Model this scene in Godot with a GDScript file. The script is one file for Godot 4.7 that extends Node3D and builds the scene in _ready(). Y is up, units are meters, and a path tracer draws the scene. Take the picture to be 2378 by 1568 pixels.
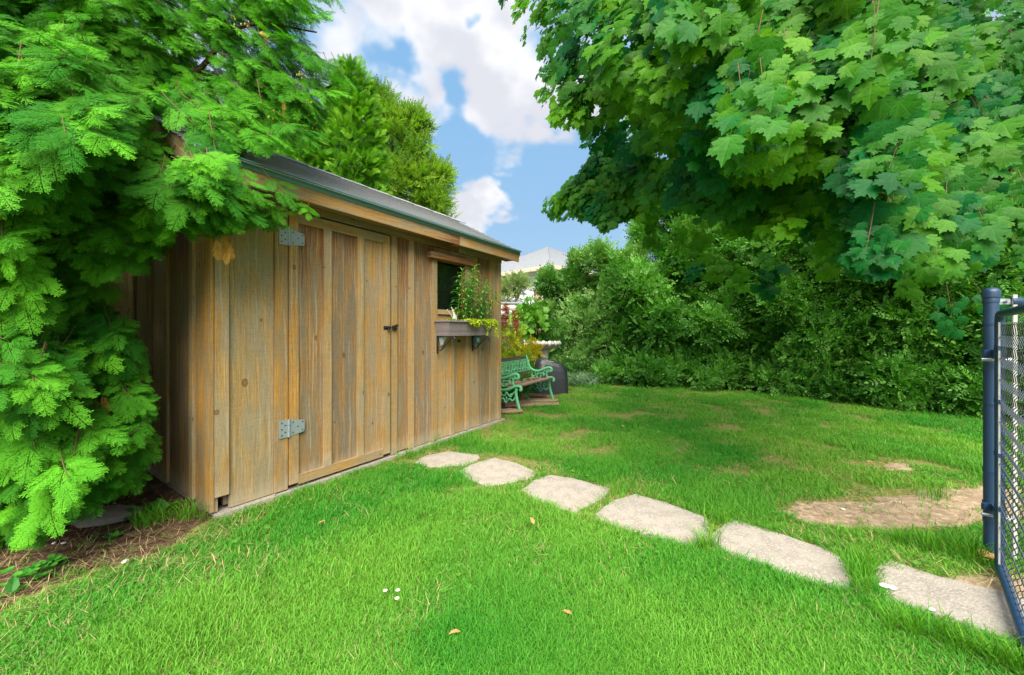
extends Node3D
# A cedar-board garden shed, a stepping-slab path, a thuja, a maple, a hedge and an open chain-link gate.
# Metres, y up. Reference measurements were taken on the photograph at 2377 pixels wide: focal length 880, horizon row 770, eye height 1.2 m.
const FOC := 880.0
const CX := 1188.5
const HORIZON := 770.0
const EYE := 1.2

var used := {}
var M := {}
var rng := RandomNumberGenerator.new()

class MB:
	var v := PackedVector3Array()
	var n := PackedVector3Array()
	var uv := PackedVector2Array()
	var c := PackedColorArray()
	var idx := PackedInt32Array()
	var col := Color(1, 1, 1)
	var uvs := Vector2(1, 1)
	var uvo := Vector2.ZERO
	func vert(p: Vector3, nn: Vector3, t: Vector2) -> int:
		v.append(p); n.append(nn); uv.append(t); c.append(col)
		return v.size() - 1
	func quad(a: Vector3, b: Vector3, d: Vector3, e: Vector3, ta := Vector2(0, 0), tb := Vector2(1, 0), td := Vector2(1, 1), te := Vector2(0, 1)):
		# a, b, d, e run anticlockwise seen from the front
		var nn := (b - a).cross(e - a)
		if nn.length_squared() < 1e-16: nn = (d - b).cross(e - b)
		nn = nn.normalized()
		var i := vert(a, nn, ta)
		vert(b, nn, tb); vert(d, nn, td); vert(e, nn, te)
		idx.append_array(PackedInt32Array([i, i + 2, i + 1, i, i + 3, i + 2]))
	func tri(a: Vector3, b: Vector3, d: Vector3, ta := Vector2(0, 0), tb := Vector2(1, 0), td := Vector2(1, 1)):
		var nn := (b - a).cross(d - a).normalized()
		var i := vert(a, nn, ta)
		vert(b, nn, tb); vert(d, nn, td)
		idx.append_array(PackedInt32Array([i, i + 2, i + 1]))
	func box(at: Vector3, s: Vector3, bs := Basis(), skew := Vector3.ZERO):
		# skew.x: how much wider the lower end is along x than the upper (a natural board is never quite true)
		var long := 0
		if s.y >= s.x and s.y >= s.z: long = 1
		elif s.z >= s.x: long = 2
		var h := s * 0.5
		for ax in 3:
			for sg in [-1.0, 1.0]:
				var i := (ax + 1) % 3
				var j := (ax + 2) % 3
				var ps := []
				for k in 4:
					var p := Vector3.ZERO
					var si: float = -1.0 if (k == 0 or k == 3) else 1.0
					var sj: float = -1.0 if k < 2 else 1.0
					p[ax] = sg * h[ax]; p[i] = si * h[i]; p[j] = sj * h[j]
					ps.append(p)
				if sg < 0: ps = [ps[0], ps[3], ps[2], ps[1]]
				var ts := []
				for k in 4:
					var p: Vector3 = ps[k]
					var a := i
					var b := j
					if i == long: a = j; b = i
					elif j != long: a = i; b = j
					ts.append(Vector2((p[a] + h[a]) * uvs.x, (p[b] + h[b]) * uvs.y) + uvo)
					p.x += skew.x * (0.5 - (p.y / maxf(s.y, 1e-4) + 0.5)) * (1.0 if p.x > 0 else -1.0)
					ps[k] = at + bs * p
				quad(ps[0], ps[1], ps[2], ps[3], ts[0], ts[1], ts[2], ts[3])
	func tube(pts: Array, rad: Array, sides := 6, flat := 1.0, side_axis := Vector3.ZERO):
		# a swept round bar; with flat below 1 it is squeezed along side_axis
		var m := pts.size()
		var first := v.size()
		var up := Vector3(0.12, 0.97, 0.2).normalized()
		var length := 0.0
		for k in m:
			var t: Vector3 = (pts[mini(k + 1, m - 1)] - pts[maxi(k - 1, 0)])
			if t.length_squared() < 1e-12: t = Vector3.UP
			t = t.normalized()
			var x := up.cross(t)
			if side_axis != Vector3.ZERO: x = side_axis - t * side_axis.dot(t)
			if x.length_squared() < 1e-4: x = Vector3(1, 0, 0.3).cross(t)
			x = x.normalized()
			var y := t.cross(x).normalized()
			up = y
			if k > 0: length += (pts[k] - pts[k - 1]).length()
			for q in sides + 1:
				var an := TAU * q / sides
				var off: Vector3 = x * cos(an) * flat + y * sin(an)
				var nn: Vector3 = (x * cos(an) / maxf(flat, 0.05) + y * sin(an)).normalized()
				vert(pts[k] + off * float(rad[k]), nn, Vector2(float(q) / sides * 0.2, length) * uvs + uvo)
		for k in m - 1:
			for q in sides:
				var a := first + k * (sides + 1) + q
				var b := a + sides + 1
				idx.append_array(PackedInt32Array([a, b + 1, a + 1, a, b, b + 1]))
		for e in [0, m - 1]:
			if float(rad[e]) < 0.0012: continue
			var t2: Vector3 = (pts[1] - pts[0]).normalized() * -1.0 if e == 0 else (pts[m - 1] - pts[m - 2]).normalized()
			var cc := vert(pts[e], t2, Vector2.ZERO)
			var ring := []
			for q in sides + 1: ring.append(vert(v[first + e * (sides + 1) + q], t2, Vector2.ZERO))
			for q in sides:
				if e == 0: idx.append_array(PackedInt32Array([cc, ring[q], ring[q + 1]]))
				else: idx.append_array(PackedInt32Array([cc, ring[q + 1], ring[q]]))
	func lathe(prof: Array, segs := 20, at := Vector3.ZERO, wave := 0.0, waves := 0):
		# prof: [radius, height] from the bottom outside up; wave scallops the rim of the points with a third entry
		var first := v.size()
		var m := prof.size()
		for k in m:
			var a: Array = prof[maxi(k - 1, 0)]
			var b: Array = prof[mini(k + 1, m - 1)]
			var dr: float = b[0] - a[0]
			var dh: float = b[1] - a[1]
			for q in segs + 1:
				var an := TAU * q / segs
				var r: float = prof[k][0]
				var y: float = prof[k][1]
				if prof[k].size() > 2: y += wave * float(prof[k][2]) * (absf(sin(an * waves * 0.5)) - 0.5); r *= 1.0 + 0.05 * float(prof[k][2]) * (absf(sin(an * waves * 0.5)) - 0.5)
				var dir := Vector3(cos(an), 0, sin(an))
				vert(at + dir * r + Vector3(0, y, 0), (dir * dh - Vector3(0, dr, 0)).normalized(), Vector2(float(q) / segs, y))
		for k in m - 1:
			for q in segs:
				var a := first + k * (segs + 1) + q
				var b := a + segs + 1
				idx.append_array(PackedInt32Array([a, a + 1, b + 1, a, b + 1, b]))
	func add(o: MB, xf: Transform3D, tint := Color(1, 1, 1)):
		var first := v.size()
		v.append_array(xf * o.v)
		var nb := Transform3D(xf.basis.orthonormalized(), Vector3.ZERO)
		n.append_array(nb * o.n)
		uv.append_array(o.uv)
		for q in o.c: c.append(Color(q.r * tint.r, q.g * tint.g, q.b * tint.b))
		for i in o.idx: idx.append(first + i)
	func commit() -> ArrayMesh:
		var arr := []
		arr.resize(Mesh.ARRAY_MAX)
		arr[Mesh.ARRAY_VERTEX] = v; arr[Mesh.ARRAY_NORMAL] = n; arr[Mesh.ARRAY_TEX_UV] = uv; arr[Mesh.ARRAY_COLOR] = c; arr[Mesh.ARRAY_INDEX] = idx
		var m := ArrayMesh.new()
		m.add_surface_from_arrays(Mesh.PRIMITIVE_TRIANGLES, arr)
		return m

const SKY_ENERGY := 0.90
func _ready():
	rng.seed = 20240
	var cam := Camera3D.new()
	cam.name = "camera"
	cam.projection = Camera3D.PROJECTION_FRUSTUM
	cam.near = 0.05
	cam.far = 400.0
	cam.size = 2.0 * 0.05 * 784.0 / FOC
	cam.frustum_offset = Vector2(0, -14.0 / FOC * 0.05)
	cam.position = Vector3(0, EYE, 0)
	add_child(cam)
	cam.current = true
	var env := Environment.new()
	env.background_mode = Environment.BG_SKY
	env.sky = make_sky()
	env.tonemap_mode = Environment.TONE_MAPPER_LINEAR
	env.tonemap_exposure = 2.3
	env.sdfgi_enabled = true
	env.ssao_enabled = true
	env.ssil_enabled = true
	var we := WorldEnvironment.new()
	we.name = "world_environment"
	we.environment = env
	add_child(we)
	var sun := DirectionalLight3D.new()
	sun.name = "sun"
	sun.light_color = Color(1.0, 0.96, 0.88)
	sun.light_energy = 1.5
	sun.light_angular_distance = 60.0
	sun.shadow_enabled = true
	add_child(sun)
	sun.look_at_from_position(Vector3(-0.02, 0.77, 0.64) * 30.0, Vector3.ZERO)
	make_materials()
	M.lily = tinted(M.leaf, [Color(.12, .42, .06), Color(.17, .50, .07), Color(.08, .34, .055)])
	build_ground()
	build_shed()
	build_planter()
	build_garden()
	build_gate()
	build_houses()
	build_back_fence()
	build_thuja()
	build_maple()
	build_shrubs()
	build_back_trees()
	build_lawn()
	build_small_things()

# ---------------------------------------------------------------- helpers
func numbered(called: String) -> String:
	if not used.has(called):
		used[called] = 0
		return called
	used[called] += 1
	return "%s_%03d" % [called, used[called]]
func tag(o: Node, label: String, category := "", group := "", kind := ""):
	if label: o.set_meta("label", label)
	if category: o.set_meta("category", category)
	if group: o.set_meta("group", group)
	if kind: o.set_meta("kind", kind)
func thing(called: String, label: String, category: String, at := Vector3.ZERO, bs := Basis(), group := "") -> Node3D:
	var o := Node3D.new()
	o.name = numbered(called)
	o.transform = Transform3D(bs, at)
	tag(o, label, category, group)
	add_child(o, true)
	return o
func put(called: String, mesh: Mesh, mat: Material, parent: Node = self, xf := Transform3D()) -> MeshInstance3D:
	var o := MeshInstance3D.new()
	o.name = numbered(called) if parent == self else called
	o.mesh = mesh
	o.material_override = mat
	o.transform = xf
	parent.add_child(o, true)
	return o
func part(called: String, mb: MB, mat: Material, parent: Node = self) -> MeshInstance3D:
	return put(called, mb.commit(), mat, parent)
func scatter(called: String, mesh: Mesh, mat: Material, xf: Array, cols: Array, parent: Node = self) -> MultiMeshInstance3D:
	var mm := MultiMesh.new()
	mm.transform_format = MultiMesh.TRANSFORM_3D
	mm.use_colors = true
	mm.mesh = mesh
	mm.instance_count = xf.size()
	for i in xf.size():
		mm.set_instance_transform(i, xf[i])
		mm.set_instance_color(i, cols[i])
	var o := MultiMeshInstance3D.new()
	o.name = numbered(called) if parent == self else called
	o.multimesh = mm
	o.material_override = mat
	o.set_meta("kind", "stuff")
	parent.add_child(o, true)
	return o
func pt(px: float, py: float, d: float) -> Vector3:
	return Vector3((px - CX) / FOC * d, EYE + (HORIZON - py) / FOC * d, -d)
func gp(px: float, py: float, y := 0.0) -> Vector3:
	var d := FOC * (EYE - y) / (py - HORIZON)
	return Vector3((px - CX) / FOC * d, y, -d)
func px_of(p: Vector3) -> Vector2:
	return Vector2(CX + p.x / -p.z * FOC, HORIZON - (p.y - EYE) / -p.z * FOC)
func lin(r: float, g: float, b: float) -> Color:
	return Color(r, g, b).linear_to_srgb()
func mat(r: float, g: float, b: float, rough := 0.7, metal := 0.0, spec := 0.5) -> StandardMaterial3D:
	# r, g, b: linear base colour
	var m := StandardMaterial3D.new()
	m.albedo_color = lin(r, g, b)
	m.roughness = rough
	m.metallic = metal
	m.metallic_specular = spec
	return m
func noise(seed_: int, freq: float, oct := 4) -> FastNoiseLite:
	var f := FastNoiseLite.new()
	f.seed = seed_
	f.noise_type = FastNoiseLite.TYPE_SIMPLEX_SMOOTH
	f.frequency = freq
	f.fractal_octaves = oct
	return f
func rr(a: float, b: float) -> float:
	return rng.randf_range(a, b)
func basis_to(ydir: Vector3, zhint: Vector3) -> Basis:
	# y along ydir, z as near to zhint as it goes
	var y := ydir.normalized()
	var z := (zhint - y * zhint.dot(y))
	if z.length_squared() < 1e-6: z = y.cross(Vector3(0.3, 0.2, 0.9))
	z = z.normalized()
	return Basis(y.cross(z), y, z)
func smooth(pts: Array, steps := 5) -> Array:
	# Catmull-Rom through the points
	var out := []
	for k in pts.size() - 1:
		var p0: Vector3 = pts[maxi(k - 1, 0)]
		var p1: Vector3 = pts[k]
		var p2: Vector3 = pts[k + 1]
		var p3: Vector3 = pts[mini(k + 2, pts.size() - 1)]
		for s in steps: out.append(p1.cubic_interpolate(p2, p0, p3, float(s) / steps))
	out.append(pts[-1])
	return out
func same(r: float, k: int) -> Array:
	var a := []
	a.resize(k); a.fill(r)
	return a
func taper(r0: float, r1: float, k: int) -> Array:
	var a := []
	for i in k: a.append(lerpf(r0, r1, float(i) / maxf(k - 1, 1)))
	return a
func inside(p: Vector2, poly: PackedVector2Array) -> bool:
	return Geometry2D.is_point_in_polygon(p, poly)
func poly(a: Array) -> PackedVector2Array:
	var out := PackedVector2Array()
	for q in a: out.append(Vector2(q[0], q[1]))
	return out
func ground_poly(a: Array) -> PackedVector2Array:
	var out := PackedVector2Array()
	for q in a:
		var g := gp(q[0], q[1])
		out.append(Vector2(g.x, g.z))
	return out

# ---------------------------------------------------------------- sky
func make_sky() -> Sky:
	var w := 1536
	var h := 768
	var img := Image.create(w, h, false, Image.FORMAT_RGBF)
	var cn := noise(11, 1.0, 6)
	cn.fractal_gain = 0.56
	var cn2 := noise(23, 1.0, 4)
	# the cloud banks in view, as direction (through the reference pixel), angular radius and strength
	var banks := []
	for b in [[860, 20, .10, .75], [1000, 50, .15, .85], [1130, 70, .13, .85], [1180, 170, .13, .75], [1080, 130, .10, .6], [1250, 260, .15, .7], [1130, 290, .12, .62], [985, 210, .075, .6], [900, 215, .07, .5], [1040, 300, .08, .5], [1090, 420, .06, .8], [1150, 465, .09, .9], [1225, 490, .07, .75], [1060, 470, .06, .8], [1190, 378, .03, .55], [1010, 330, .05, .4], [1185, 615, .03, .45], [780, 80, .06, .5],
			[905, 148, .05, -.55], [1060, 232, .04, -.5], [1290, 395, .10, -.8], [1085, 372, .07, -.85], [1310, 520, .10, -.8], [1125, 8, .02, -.5], [1240, 590, .12, -.7], [1200, 425, .03, -.5]]:
		banks.append([(pt(b[0], b[1], 1.0) - Vector3(0, EYE, 0)).normalized(), b[2], b[3]])
	for y in h:
		var el := (0.5 - (y + 0.5) / h) * PI
		for x in w:
			var az := ((x + 0.5) / w) * TAU
			var e := Vector3(sin(az) * cos(el), sin(el), -cos(az) * cos(el))
			if el < -0.02:
				img.set_pixel(x, y, Color(0.16, 0.17, 0.14)); continue
			var up := maxf(e.y, 0.0)
			var blue := Color(0.22, 0.335, 0.455).lerp(Color(0.095, 0.225, 0.40), pow(up, 0.6))
			var q := e / (up + 0.35)
			var base := cn.get_noise_3d(q.x * 1.1, q.y * 1.6, q.z * 1.1)
			var fine := cn.get_noise_3d(q.x * 4.6 + 7, q.y * 6.0, q.z * 4.6)
			var open_ := base * 1.0 + fine * 0.35 + 0.06
			var pos := 0.0
			var ew := (e + Vector3(cn.get_noise_3d(q.x * 3.0 + 40, q.y * 4.0, q.z * 3.0), cn.get_noise_3d(q.x * 3.0 - 70, q.y * 4.0, q.z * 3.0), 0) * 0.11).normalized()
			var neg := 0.0
			var seen := 0.0
			for b in banks:
				var d: float = acos(clampf(ew.dot(b[0]), -1, 1)) / float(b[1])
				if d < 2.6:
					var k := exp(-d * d)
					seen = maxf(seen, minf(1.0, 2.2 * exp(-d * d * 0.45)))
					if b[2] > 0: pos = maxf(pos, float(b[2]) * k)
					else: neg += float(b[2]) * k
			var cov := lerpf(open_, pos + neg + fine * 0.40 + base * 0.12 - 0.13, seen)
			var a := smoothstep(-0.14, 0.34, cov)
			var grey := smoothstep(-0.32, 0.38, cn2.get_noise_3d(q.x * 3.0, q.y * 4.0, q.z * 3.0) + 0.35 * fine + cov * 0.7)
			var cloud := Color(0.52, 0.52, 0.53).lerp(Color(0.385, 0.39, 0.425), grey)
			var cc := blue.lerp(cloud, a * 0.97)
			# pale air at the horizon
			cc = cc.lerp(Color(0.40, 0.44, 0.49), 0.5 * exp(-up * 9.0))
			img.set_pixel(x, y, cc)
	var pm := PanoramaSkyMaterial.new()
	pm.panorama = ImageTexture.create_from_image(img)
	pm.energy_multiplier = SKY_ENERGY
	var s := Sky.new()
	s.sky_material = pm
	return s

# ---------------------------------------------------------------- textures
func wood_texture(seed_: int, warm: Color, grey: Color, red_top: float, grey_amount: float, knots: Array) -> ImageTexture:
	# 0.3 m across by 2.3 m along the grain
	var w := 128
	var h := 896
	var img := Image.create(w, h, false, Image.FORMAT_RGB8)
	var nf := noise(seed_, 1.0, 2)
	var ng := noise(seed_ + 50, 1.0, 3)
	var ns := noise(seed_ + 90, 1.0, 4)
	for y in h:
		var vm := 2.3 * (y + 0.5) / h
		for x in w:
			var um := 0.3 * (x + 0.5) / w
			var g := um + 0.018 * ns.get_noise_2d(um * 3.0, vm * 1.3)
			var knot := 0.0
			var ring := 0.0
			for k in knots:
				var dx: float = (um - k[0]) / k[2]
				var dy: float = (vm - k[1]) / (k[2] * 1.5)
				var dd := dx * dx + dy * dy
				if dd < 30.0:
					g += signf(dx) * float(k[2]) * 0.8 * exp(-(dx * dx * 0.35 + dy * dy * 0.12))
					if dd < 2.2: knot = maxf(knot, smoothstep(2.0, 0.7, dd)); ring = dd
			var fine := nf.get_noise_2d(g * 420.0, vm * 5.0)
			var mid := ng.get_noise_2d(g * 75.0, vm * 0.9)
			var saw := ng.get_noise_2d(um * 3.0, vm * 95.0)
			var st := ns.get_noise_2d(g * 9.0 + 3.0, vm * 1.5)
			var st2 := ns.get_noise_2d(um * 22.0, vm * 3.4 + 9.0)
			var cc := warm.lerp(Color(warm.r * 0.62, warm.g * 0.55, warm.b * 0.45), clampf(0.45 + 0.75 * mid, 0, 1))
			cc = cc.lerp(grey, clampf(grey_amount + 1.5 * st + 0.4 * st2, 0, 0.92))
			# stain that the weather has not bleached, in streaks
			var streak := nf.get_noise_2d(g * 70.0, vm * 0.6 + 40.0)
			var rt := smoothstep(0.0, 0.16, vm - (2.12 - red_top * (0.32 + 0.42 * streak)) + 0.10 * st2) if red_top > 0.0 else 0.0
			cc = cc.lerp(Color(0.175, 0.055, 0.024), rt * 0.72)
			# silvered streaks and pale mineral spots near the slab
			cc = cc.lerp(Color(0.42, 0.37, 0.29), 0.55 * smoothstep(0.34, 0.62, nf.get_noise_2d(g * 45.0 + 20.0, vm * 0.55 + 5.0) + 0.2 * st2))
			cc = cc.lerp(Color(0.45, 0.38, 0.28), 0.5 * smoothstep(0.16, 0.02, vm + 0.10 * st2 + 0.05 * fine))
			var b := 1.0 + 0.30 * fine + 0.10 * saw
			cc = Color(cc.r * b, cc.g * b, cc.b * b)
			if knot > 0.0:
				var kc := Color(0.24, 0.105, 0.03) if ring < 0.75 else Color(0.07, 0.035, 0.015)
				cc = cc.lerp(kc * (0.85 + 0.4 * sin(ring * 16.0)), knot * 0.8)
			img.set_pixel(x, h - 1 - y, Color(cc.r, cc.g, cc.b).linear_to_srgb())
	return ImageTexture.create_from_image(img)
func grain_height() -> ImageTexture:
	var w := 128
	var h := 512
	var img := Image.create(w, h, false, Image.FORMAT_RGB8)
	var nf := noise(5, 1.0, 3)
	for y in h:
		for x in w:
			var um := 0.3 * x / w
			var vm := 1.3 * y / h
			var k := 0.5 + 0.35 * nf.get_noise_2d(um * 260.0, vm * 5.0) + 0.12 * nf.get_noise_2d(um * 4.0, vm * 120.0)
			img.set_pixel(x, y, Color(k, k, k))
	return ImageTexture.create_from_image(img)
func patchy(seed_: int, size: int, a: Color, b: Color, c3: Color, f1: float, f2: float, speck := 0.25) -> ImageTexture:
	# tiling mottle of three linear colours with a fine grain
	var img := Image.create(size, size, false, Image.FORMAT_RGB8)
	var i1 := noise(seed_, f1, 4).get_seamless_image(size, size)
	var i2 := noise(seed_ + 3, f2, 3).get_seamless_image(size, size)
	var i3 := noise(seed_ + 7, 0.35, 2).get_seamless_image(size, size)
	for y in size:
		for x in size:
			var p := i1.get_pixel(x, y).r
			var q := i2.get_pixel(x, y).r
			var s := i3.get_pixel(x, y).r
			var cc := a.lerp(b, smoothstep(0.3, 0.7, p)).lerp(c3, smoothstep(0.55, 0.8, q))
			var k := 1.0 + speck * (s - 0.5) * 2.0
			img.set_pixel(x, y, Color(cc.r * k, cc.g * k, cc.b * k).linear_to_srgb())
	return ImageTexture.create_from_image(img)
func bumps(seed_: int, f: float, size := 256, oct := 5) -> ImageTexture:
	var img := noise(seed_, f, oct).get_seamless_image(size, size)
	return ImageTexture.create_from_image(img)
func textured(tex: Texture2D, scale_: float, rough: float, height: Texture2D = null, hscale := 0.6, spec := 0.4) -> StandardMaterial3D:
	var m := StandardMaterial3D.new()
	m.albedo_texture = tex
	m.roughness = rough
	m.metallic_specular = spec
	m.uv1_triplanar = true
	m.uv1_world_triplanar = true
	m.uv1_scale = Vector3.ONE * scale_
	if height:
		m.heightmap_enabled = true
		m.heightmap_texture = height
		m.heightmap_scale = hscale
	return m
func leafy(r: float, g: float, b: float, rough: float, through: Color, spec := 0.5) -> StandardMaterial3D:
	var m := mat(r, g, b, rough, 0.0, spec)
	m.vertex_color_use_as_albedo = true
	m.cull_mode = BaseMaterial3D.CULL_DISABLED
	m.backlight_enabled = true
	m.backlight = through
	return m

func make_materials():
	var gh := grain_height()
	var kn := [[[.09, .55, .010], [.21, 1.42, .008]], [[.18, .95, .011], [.06, 1.75, .007], [.1, .4, .006]], [[.14, .32, .008], [.2, 1.6, .006]], [[.20, .82, .016], [.10, 1.25, .007], [.2, 1.95, .006]], [[.07, 1.1, .009], [.22, 1.5, .006]], [[.16, 1.62, .012], [.25, .4, .008]]]
	var looks := [[Color(.46, .295, .115), Color(.30, .245, .155), 0.0, .52], [Color(.37, .235, .105), Color(.215, .175, .118), .9, .60], [Color(.48, .30, .11), Color(.32, .25, .155), .45, .45], [Color(.42, .29, .13), Color(.285, .235, .15), 0.0, .55], [Color(.36, .215, .09), Color(.225, .178, .115), 1.3, .50], [Color(.49, .28, .08), Color(.285, .205, .11), .15, .38]]
	M.wood = []
	for i in 6:
		var m := StandardMaterial3D.new()
		m.albedo_texture = wood_texture(100 + i * 7, looks[i][0], looks[i][1], looks[i][2], looks[i][3], kn[i])
		m.vertex_color_use_as_albedo = true
		m.roughness = 0.82
		m.metallic_specular = 0.3
		m.heightmap_enabled = true
		m.heightmap_texture = gh
		m.heightmap_scale = 0.12
		M.wood.append(m)
	M.soil = textured(patchy(31, 512, Color(.085, .052, .034), Color(.13, .085, .055), Color(.055, .035, .024), .012, .03, .5), .9, .95, bumps(32, .05), 2.2, .2)
	M.bare = textured(patchy(35, 512, Color(.36, .27, .19), Color(.29, .21, .145), Color(.43, .34, .24), .012, .03, .3), .9, .95, bumps(36, .06), 1.2, .2)
	M.thatch = textured(patchy(41, 512, Color(.20, .19, .06), Color(.12, .17, .035), Color(.30, .235, .115), .02, .05, .5), 1.3, .95, bumps(42, .08), 1.5, .2)
	M.concrete = textured(patchy(51, 512, Color(.37, .335, .30), Color(.31, .28, .25), Color(.42, .39, .355), .01, .05, .22), 1.7, .9, bumps(52, .16), .35, .25)
	M.shingle = textured(patchy(61, 512, Color(.36, .37, .39), Color(.28, .29, .31), Color(.45, .46, .48), .03, .09, .5), 2.2, .9, bumps(62, .3), .3, .25)
	M.house_shingle = textured(patchy(65, 512, Color(.36, .38, .42), Color(.27, .29, .33), Color(.46, .48, .52), .03, .09, .4), .7, .9, null, .3, .25)
	M.teal = mat(.12, .30, .335, .5)
	M.galvanised = textured(patchy(71, 256, Color(.40, .46, .52), Color(.32, .38, .44), Color(.52, .56, .60), .03, .08, .25), 9.0, .42)
	M.galvanised.metallic = 0.55
	M.iron = mat(.018, .018, .022, .42)
	M.glass = mat(.02, .025, .028, .06)
	M.glass.transparency = BaseMaterial3D.TRANSPARENCY_ALPHA
	M.glass.albedo_color = Color(0.10, 0.12, 0.12, 0.35)
	M.planter = textured(patchy(75, 256, Color(.235, .20, .215), Color(.20, .17, .185), Color(.275, .24, .25), .02, .05, .15), 5.0, .55)
	M.blue_glass = mat(.10, .30, .42, .15)
	M.clear_plastic = mat(.55, .62, .64, .2)
	M.white_stone = textured(patchy(81, 256, Color(.60, .58, .55), Color(.40, .385, .36), Color(.72, .70, .68), .03, .08, .4), 4.0, .85, bumps(82, .2), .5)
	M.bin = textured(patchy(85, 256, Color(.020, .022, .028), Color(.030, .033, .040), Color(.06, .065, .07), .04, .12, .5), 6.0, .38, null, .5, .6)
	M.bin_top = textured(patchy(87, 256, Color(.14, .145, .155), Color(.11, .115, .125), Color(.20, .205, .21), .04, .12, .5), 6.0, .5)
	M.bench_green = textured(patchy(91, 256, Color(.12, .46, .23), Color(.16, .52, .29), Color(.07, .36, .15), .03, .09, .25), 12.0, .42)
	M.old_wood = textured(patchy(95, 256, Color(.085, .058, .045), Color(.13, .095, .072), Color(.045, .034, .030), .02, .1, .5), 7.0, .9)
	M.seat_wood = textured(patchy(97, 256, Color(.28, .19, .115), Color(.18, .12, .075), Color(.40, .31, .22), .02, .1, .5), 7.0, .85)
	M.navy = textured(patchy(99, 256, Color(.009, .042, .115), Color(.007, .032, .090), Color(.05, .10, .19), .03, .22, .3), 14.0, .42, bumps(98, .5), .06, .55)
	M.bar_grey = textured(patchy(103, 256, Color(.42, .43, .43), Color(.34, .35, .35), Color(.52, .53, .53), .03, .1, .3), 14.0, .6)
	M.wire = mat(.045, .06, .078, .35)
	M.siding = mat(.66, .65, .62, .7)
	M.trim = mat(.62, .52, .40, .7)
	M.white_trim = mat(.74, .74, .74, .6)
	M.window = mat(.07, .11, .12, .12)
	M.brick = textured(patchy(107, 256, Color(.42, .24, .18), Color(.33, .18, .14), Color(.52, .36, .28), .05, .1, .3), 3.0, .9)
	M.dark_wood = mat(.20, .145, .10, .9)
	M.slat = mat(.07, .06, .055, .9)
	M.bark = textured(patchy(111, 512, Color(.085, .062, .046), Color(.05, .037, .028), Color(.14, .11, .085), .03, .07, .6), 3.0, .95, bumps(112, .12), 2.0, .2)
	M.twig = textured(patchy(113, 256, Color(.15, .10, .05), Color(.11, .07, .038), Color(.20, .14, .07), .03, .07, .4), 8.0, .85)
	M.twig_green = mat(.16, .20, .05, .7)
	M.grass = leafy(1, 1, 1, .55, Color(.8, .8, .35), .35)
	M.straw = leafy(.50, .39, .21, .8, Color(.4, .4, .3), .2)
	M.thuja = leafy(1, 1, 1, .6, Color(.7, .8, .3), .22)
	M.maple = leafy(1, 1, 1, .40, Color(.9, 1, .3), .26)
	M.maple.albedo_texture = maple_texture()
	M.leaf = leafy(1, 1, 1, .45, Color(.8, .9, .35), .4)
	M.dry = leafy(.62, .36, .08, .8, Color(.5, .4, .2), .2)
	M.white = mat(.78, .77, .74, .7)
	M.dead_leaf = leafy(.42, .24, .10, .8, Color(.3, .2, .1), .2)

func maple_texture() -> ImageTexture:
	# veins on a green blade; multiplied by the leaf's own green
	var s := 128
	var img := Image.create(s, s, false, Image.FORMAT_RGB8)
	var nz := noise(131, .05, 3)
	var tips := [Vector2(0, .95), Vector2(.5, .66), Vector2(-.5, .66), Vector2(.52, .22), Vector2(-.52, .22)]
	for y in s:
		for x in s:
			var p := Vector2(float(x) / s * 1.2 - .6, 1.05 - float(y) / s * 1.2)
			var vein := 0.0
			for t in tips:
				var k := clampf(p.dot(t) / t.length_squared(), 0, 1)
				var d: float = p.distance_to(t * k)
				vein = maxf(vein, smoothstep(.024, .006, d) * (1.0 - .4 * k))
				var along := k * 7.0
				var f := absf(fposmod(along - d * 5.0, 1.0) - .5)
				if d < .2 * (1.1 - k): vein = maxf(vein, .35 * smoothstep(.40, .5, f))
			var b := .86 + .22 * nz.get_noise_2d(x, y)
			var cc := Color(b, b, b).lerp(Color(2.2, 1.5, 1.6), vein * .5)
			img.set_pixel(x, y, Color(minf(cc.r * .70, 1), minf(cc.g * .70, 1), minf(cc.b * .66, 1)).linear_to_srgb())
	return ImageTexture.create_from_image(img)

# ---------------------------------------------------------------- the shed
const SH0 := Vector3(-1.91, 0, -2.46)         # its near front corner
const SHD := Vector3(0.552, 0, -0.834)        # along the front wall
const SHN := Vector3(0.834, 0, 0.552)         # out of the front wall
const LEN := 3.16
const DEEP := 2.0
const SLAB := 0.03
func board(mb_parent: Node, called: String, at: Vector3, size: Vector3, look: int, tint := Color(1, 1, 1), skew := 0.0) -> MeshInstance3D:
	# uv: metres over the wood texture, kept inside one copy of it
	var mb := MB.new()
	mb.col = tint
	var flip := -1.0 if rng.randf() < .5 else 1.0
	mb.uvs = Vector2(flip / .3, -1.0 / 2.3)
	var dims := [size.x, size.y, size.z]
	dims.sort()
	var span: float = minf(dims[1], .3) / .3
	var room := maxf(0.0, 1.0 - span)
	var u0 := rr(0, room)
	mb.uvo = Vector2(u0 if flip > 0 else u0 + span, 1.0 - (0.0 if size.y > 1.2 else rr(0, maxf(0.0, 1.0 - dims[2] / 2.3))))
	mb.box(at, size, Basis(), Vector3(skew, 0, 0))
	return part(called, mb, M.wood[look % 6], mb_parent)
func tint() -> Color:
	var k := rr(.86, 1.12)
	return Color(k * rr(.97, 1.04), k, k * rr(.94, 1.05))
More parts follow.
